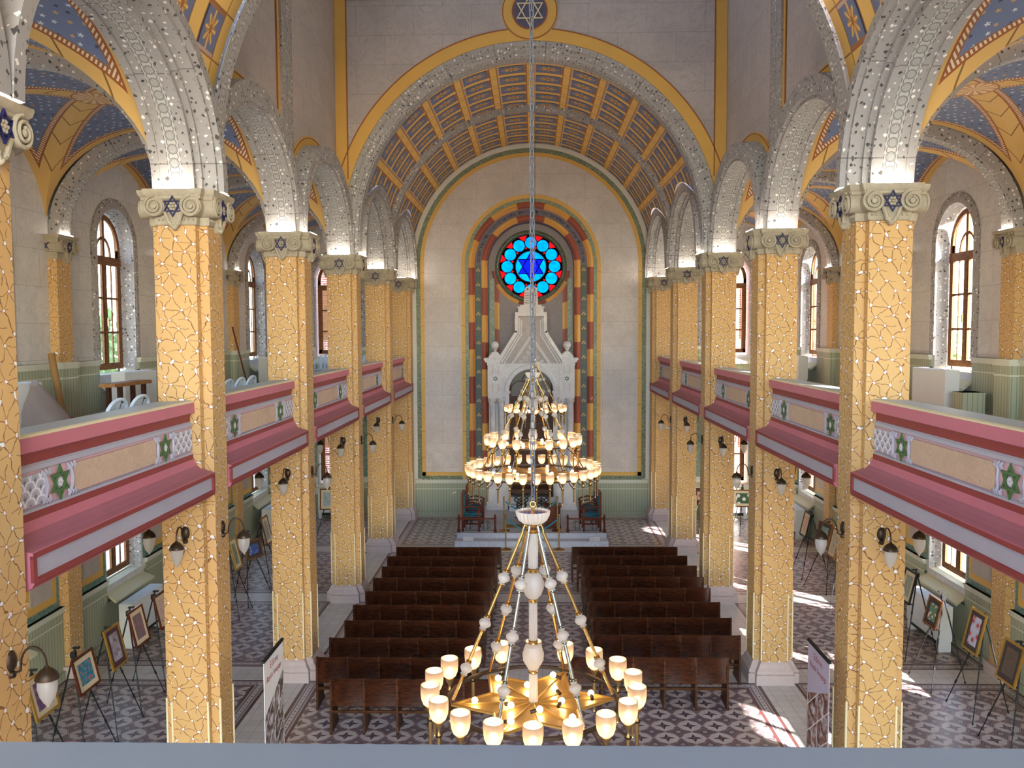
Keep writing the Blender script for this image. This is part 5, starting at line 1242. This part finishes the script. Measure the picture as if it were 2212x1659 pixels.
# ------------------------------------------------------------------ fan heaters below the windows
def make_heater():
    r = thing('fan_heater','heater','heater')
    b = MB(); b.box(-.68,.68,0,.26,.2,.86); b.box(-.68,-.58,.02,.24,0,.2); b.box(.58,.68,.02,.24,0,.2); b.build('casing', M['white'], r)
    g = MB(); 
    for k in range(14): g.box(-.6+k*.088,-.6+k*.088+.06,.04,.22,.86,.868)
    g.build('grille', M['white'], r); p = MB(); p.box(-.58,.58,.05,.2,.1,.2); p.build('intake', M['black'], r); return r
he = make_heater(); first = True
HP = []
for sg, sd in ((-1,'left'),(1,'right')):
    for b,w in ((2,'nearest behind the easels'),(4,'farther along the wall')):
        HP.append((sg*(XW-.62),BAYS[b]-.35,0,sg*0+(-pi/2 if sg > 0 else pi/2)+pi,'white fan heater on the floor of the %s aisle, %s' % (sd,w)))
        HP.append((sg*(XW-.62),BAYS[b]-.35,ZG,(-pi/2 if sg > 0 else pi/2)+pi,'white fan heater on the %s gallery, %s' % (sd,{'n':{'left':'behind the plank trestle','right':'beside the pale green box'},'f':{'left':'right of the thin wooden pole','right':'farther from the camera'}}[w[0]][sd])))
    HP.append((sg*6.2,YE-.62,0,0,'white fan heater under the lower end window of the %s aisle' % sd))
HP.append((-(XW-.62),BAYS[1]-.1,ZG,-pi/2+pi*0,'white fan heater at the left edge beside the plastic bag'))
for x,y,z,rz,lab in HP:
    rz = 0 if abs(rz) < .01 else (-pi/2 if x > 0 else pi/2)
    if first: he.location = (x,y,z); he.rotation_euler = (0,0,rz); he['label'] = lab; he['group'] = 'fan heaters'; first = False
    else: dup(he,(x,y,z),rz,lab,'fan heaters')
# ------------------------------------------------------------------ things left on the galleries
t = MB(); t.tube([(-7.6,13.86,ZG),(-7.99,14.2,ZG+1.27)],.055,12); tag(t.build('cardboard_tube',M['card'],None,50),'long brown cardboard tube leaning on the left gallery wall','tube')
t = MB(); t.tube([(-7.55,22.9,ZG),(-7.92,22.75,ZG+1.75)],.022,8); tag(t.build('wooden_pole',M['redwood'],None,50),'thin wooden pole leaning on the far left gallery wall','pole')
t = MB(); n = 26
pf = [(.44,0),(.47,.1),(.43,.28),(.36,.48),(.27,.66),(.19,.8),(.12,.9),(.06,.97),(.09,1.02)]
t.lathe(pf,n,(0,0,0)); t.v = [(x*(1+.16*sin(3*atan2(y,x)+z*5)+.07*sin(11*atan2(y,x)+z*13))-z*z*.2,y*(1+.14*cos(5*atan2(y,x)+z*7)),z*(1+.05*sin(7*x+9*y))) for x,y,z in t.v]
o = t.build('plastic_bag',M['bag'],None,60,(-7.4,12.95,ZG)); o.scale = (.85,.85,.85); tag(o,'big crumpled translucent plastic bag on the left gallery floor','bag')
c = thing('sawhorse_table','rough wooden trestle with a plank top on the left gallery','table',(-7.0,14.75,ZG),pi/2-.05)
m = MB(); m.box(-.62,.62,-.14,.14,.71,.77); m.build('plank_top',M['planks'],c)
for s in (-1,1): 
    for y in (-.1,.1): m = MB(); m.box(s*.4-.04,s*.4+.04,y-.03,y+.03,0,.71); m.build('leg',M['dkwood'],c)
m = MB(); m.box(-.4,.4,-.02,.02,.2,.26); m.build('stretcher',M['dkwood'],c)
c = thing('open_box','small dark red carton on the left gallery floor','box',(-7.35,13.55,ZG)); m = MB()
for a in ((-.2,.2,-.16,-.145),(-.2,.2,.145,.16),(-.2,-.185,-.16,.16),(.185,.2,-.16,.16)): m.box(*a,0,.26)
m.box(-.2,.2,-.16,.16,0,.02); m.build('carton_sides',M['red'],c)
t = MB(); t.sphere((0,0,.16),.17,14,10,0,.9); t.v = [(x*(1+.18*sin(9*z+5*y)),y*(1+.16*cos(11*x)),z) for x,y,z in t.v]; o = t.build('carrier_bag',M['plastic'],None,60,(-7.0,13.5,ZG)); tag(o,'white carrier bag beside the dark red carton','bag')
# white plastic chairs: upright, and tipped so that only their curved backs show over the parapet
def make_pchair():
    r = thing('plastic_chair','chair','chair')
    s = MB(); s.prism([(-.21,-.2),(.21,-.2),(.23,.22),(-.23,.22)],'z',.42,.445); s.build('seat',M['plastic'],r)
    for x in (-1,1):
        for y,z in ((-.2,.42),(.2,.62)): l = MB(); l.tube([(x*.25,y*1.25,0),(x*.21,y,z)],[.022,.026],8); l.build('leg',M['plastic'],r)
        a = MB(); a.tube([(x*.24,.2,.62),(x*.26,.0,.66),(x*.24,-.2,.64),(x*.2,-.24,.62)],.024,8); a.build('armrest',M['plastic'],r,60)
    b = MB(); n = 10
    ou = [(-.2,.45)]+[(-.23+.0*k,.6+.05*k) for k in range(3)]+[(.23*cos(pi-pi*k/n),.74+.14*sin(pi*k/n)) for k in range(n+1)]+[(.2,.45)]
    b.tube([(x,-.2-(z-.45)*.28,z) for x,z in ou],.02,8)
    for x in (-.12,0,.12): b.prism([(x-.045,.45),(x+.045,.45),(x+.05,.86 if x == 0 else .83),(x-.05,.86 if x == 0 else .83)],'y',-.205,-.19); 
    b.v = [(x,(-.2-(z-.45)*.28 if -.206 < y < -.18 and z > .46 else y),z) for x,y,z in b.v]
    b.build('backrest',M['plastic'],r,50); return r
pc = make_pchair(); first = True
for x,y,rz,lab in ((-6.55,27.0,pi,'white plastic chair by the end window of the left gallery'),(-5.15,26.3,pi-.3,'white plastic chair behind the fourth left pier in the gallery'),(-5.0,13.3,pi/2,'nearest of the three white plastic chairs behind the second left parapet'),(-5.0,13.86,pi/2,'middle of the three white plastic chairs behind the second left parapet'),(-5.0,14.42,pi/2,'farthest of the three white plastic chairs behind the second left parapet'),(-4.9,9.5,pi/2,'nearer of two white plastic chairs behind the nearest left parapet'),(-4.9,10.06,pi/2,'farther of two white plastic chairs behind the nearest left parapet')):
    if first: o = pc; o.location = (x,y,ZG); o.rotation_euler = (0,0,rz); o['label'] = lab; o['group'] = 'white plastic chairs'; first = False
    else: dup(pc,(x,y,ZG),rz,lab,'white plastic chairs')
m = MB(); m.box(0,.4,0,.35,0,.5); m.box(-.005,.405,-.005,.355,.46,.5); tag(m.build('storage_box',M['wain'],None,None,(7.62,15.35,ZG)),'pale green box next to the fan heater on the right gallery','box')
m = MB(); m.lathe([(.0001,.0),(.06,.005),(.07,.02),(.065,.04),(.03,.05),(.0001,.05)],16,(0,0,0),0); tag(m.build('smoke_detector',M['white'],None,40,(3.72,D[4]-.02,3.35)),'small white round sensor on the fourth right pier','sensor')
# ------------------------------------------------------------------ outdoors
mb = MB(); mb.poly([(-120,-80,-.6),(120,-80,-.6),(120,180,-.6),(-120,180,-.6)]); struct(mb.build('ground', M['gravel']))
def building(name, label, x0,x1,y0,y1,h, mat):
    t = thing(name,label,'building',((x0+x1)/2,(y0+y1)/2,-.6)); a,b = (x1-x0)/2,(y1-y0)/2
    m = MB(); m.box(-a,a,-b,b,0,h); m.build('wall',mat,t); m = MB(); m.box(-a-.3,a+.3,-b-.3,b+.3,h,h+.3); m.build('roof',M['plaster'],t); return t
building('house','cream rendered house seen through the left windows',-66,-54,40,150,24,M['cremewall'])
building('house','added pale block whitening the view through the right windows',17,80,78,92,26,M['plaster'])  # invented sunlit block, put in so the right windows read white
bk = building('brick_building','red brick building seen through the left end window',-9.5,-2.5,33,45,12,M['brick'])
b2 = building('brick_building','red brick building seen through the right end window',3.5,11,33,45,12,M['brick'])
for bb_,xs_ in ((bk,(-2.2,.2)),(b2,(-1.6,1.2))):
    for x in xs_:
        for z in (2.2,6.3): w = MB(); w.box(x-.5,x+.5,-6.05,-5.98,z,z+1.9); w.build('window',M['wwood'],bb_)
building('sun_blocker','added unseen tall block keeping direct sun off the rear openings',20,38,-40,-32,34,M['cremewall'])  # invented block, there only to stop sun entering from behind
def tree(x,y,h,rad,label,seed):
    random.seed(seed); t = thing('tree',label,'tree',(x,y,-.6))
    k = MB(); k.tube([(0,0,0),(.1,0,h*.4),(0,.1,h*.8)],[.22,.16,.06],8)
    for q in range(7): a = q*.9; k.tube([(0,0,h*(.3+.06*q)),(rad*.6*cos(a),rad*.6*sin(a),h*(.45+.07*q))],[.07,.02],6)
    k.build('trunk',M['bark'],t,50)
    f = MB()
    for q in range(1500):
        a,b = random.uniform(0,2*pi), math.acos(random.uniform(-1,1)); rr = rad*random.uniform(.35,1)**.5
        c = Vector((rr*sin(b)*cos(a),rr*sin(b)*sin(a),h*.62+rr*1.25*cos(b))); u = Vector((random.gauss(0,1),random.gauss(0,1),random.gauss(0,1))).normalized(); v = u.orthogonal().normalized(); s = random.uniform(.12,.22)
        f.poly([c-u*s,c+v*s*.5,c+u*s,c-v*s*.5])
    f.build('foliage',M['leaf'],t)
tree(-12.6,22.6,9,1.9,'leafy green tree outside the left gallery window',1)
tree(13.5,31.0,9,1.8,'sunlit tree outside the right gallery window',3)
# ------------------------------------------------------------------ daylight and lamps
w = bpy.data.worlds.new('world'); SC.world = w; w.use_nodes = True; nt = w.node_tree; nt.nodes.clear()
ou = nt.nodes.new('ShaderNodeOutputWorld'); bg = nt.nodes.new('ShaderNodeBackground'); sk = nt.nodes.new('ShaderNodeTexSky')
sk.sky_type = 'NISHITA'; sk.sun_disc = False; sk.sun_elevation = R(26.5); sk.sun_rotation = R(133.8); sk.air_density = 1.0; sk.dust_density = .6; sk.ozone_density = 1.0; sk.altitude = 50
nt.links.new(sk.outputs[0], bg.inputs[0]); nt.links.new(bg.outputs[0], ou.inputs[0]); bg.inputs[1].default_value = SKY
def sun():
    l = bpy.data.lights.new('sun','SUN'); l.energy = SUN; l.angle = R(.6); l.color = (1,.95,.86); o = bpy.data.objects.new('sun',l); COL.objects.link(o)
    e = R(26.5); d = Vector((-.72*cos(e)/1,.694*cos(e),-sin(e))); o.rotation_euler = d.to_track_quat('-Z','Y').to_euler()
sun()
def portal(loc, rot, sx, sy):
    l = bpy.data.lights.new('daylight_portal','AREA'); l.shape = 'RECTANGLE'; l.size = sx; l.size_y = sy; l.cycles.is_portal = True
    o = bpy.data.objects.new('daylight_portal',l); COL.objects.link(o); o.location = loc; o.rotation_euler = rot
for sg in (-1,1):
    for c in BAYS: portal((sg*(XG+.1),c,6.85),(pi/2,0,sg*pi/2),1.34,3.1); portal((sg*(XG+.1),c,2.35),(pi/2,0,sg*pi/2),1.34,2.3)
portal((-4.35,14.8,17.3),(pi/2,0,-pi/2),8.2,1.4)
for a in ops: portal(((a[0]+a[1])/2,-4.1,(a[2]+a[3])/2),(-pi/2,0,0),a[1]-a[0],a[3]-a[2])
# capital uplights (narrow LED bars lying on the abacus)
SC.view_settings.view_transform = 'Standard'; SC.view_settings.look = 'None'; SC.view_settings.gamma = 1; SC.view_settings.use_curve_mapping = False; SC.view_settings.exposure = EXPO
cy = SC.cycles; cy.max_bounces = 7; cy.diffuse_bounces = 4; cy.glossy_bounces = 3; cy.transmission_bounces = 4; cy.transparent_max_bounces = 12; cy.sample_clamp_indirect = 6; cy.caustics_reflective = False; cy.caustics_refractive = False
cy.use_adaptive_sampling = True; cy.adaptive_threshold = .025; cy.use_denoising = True
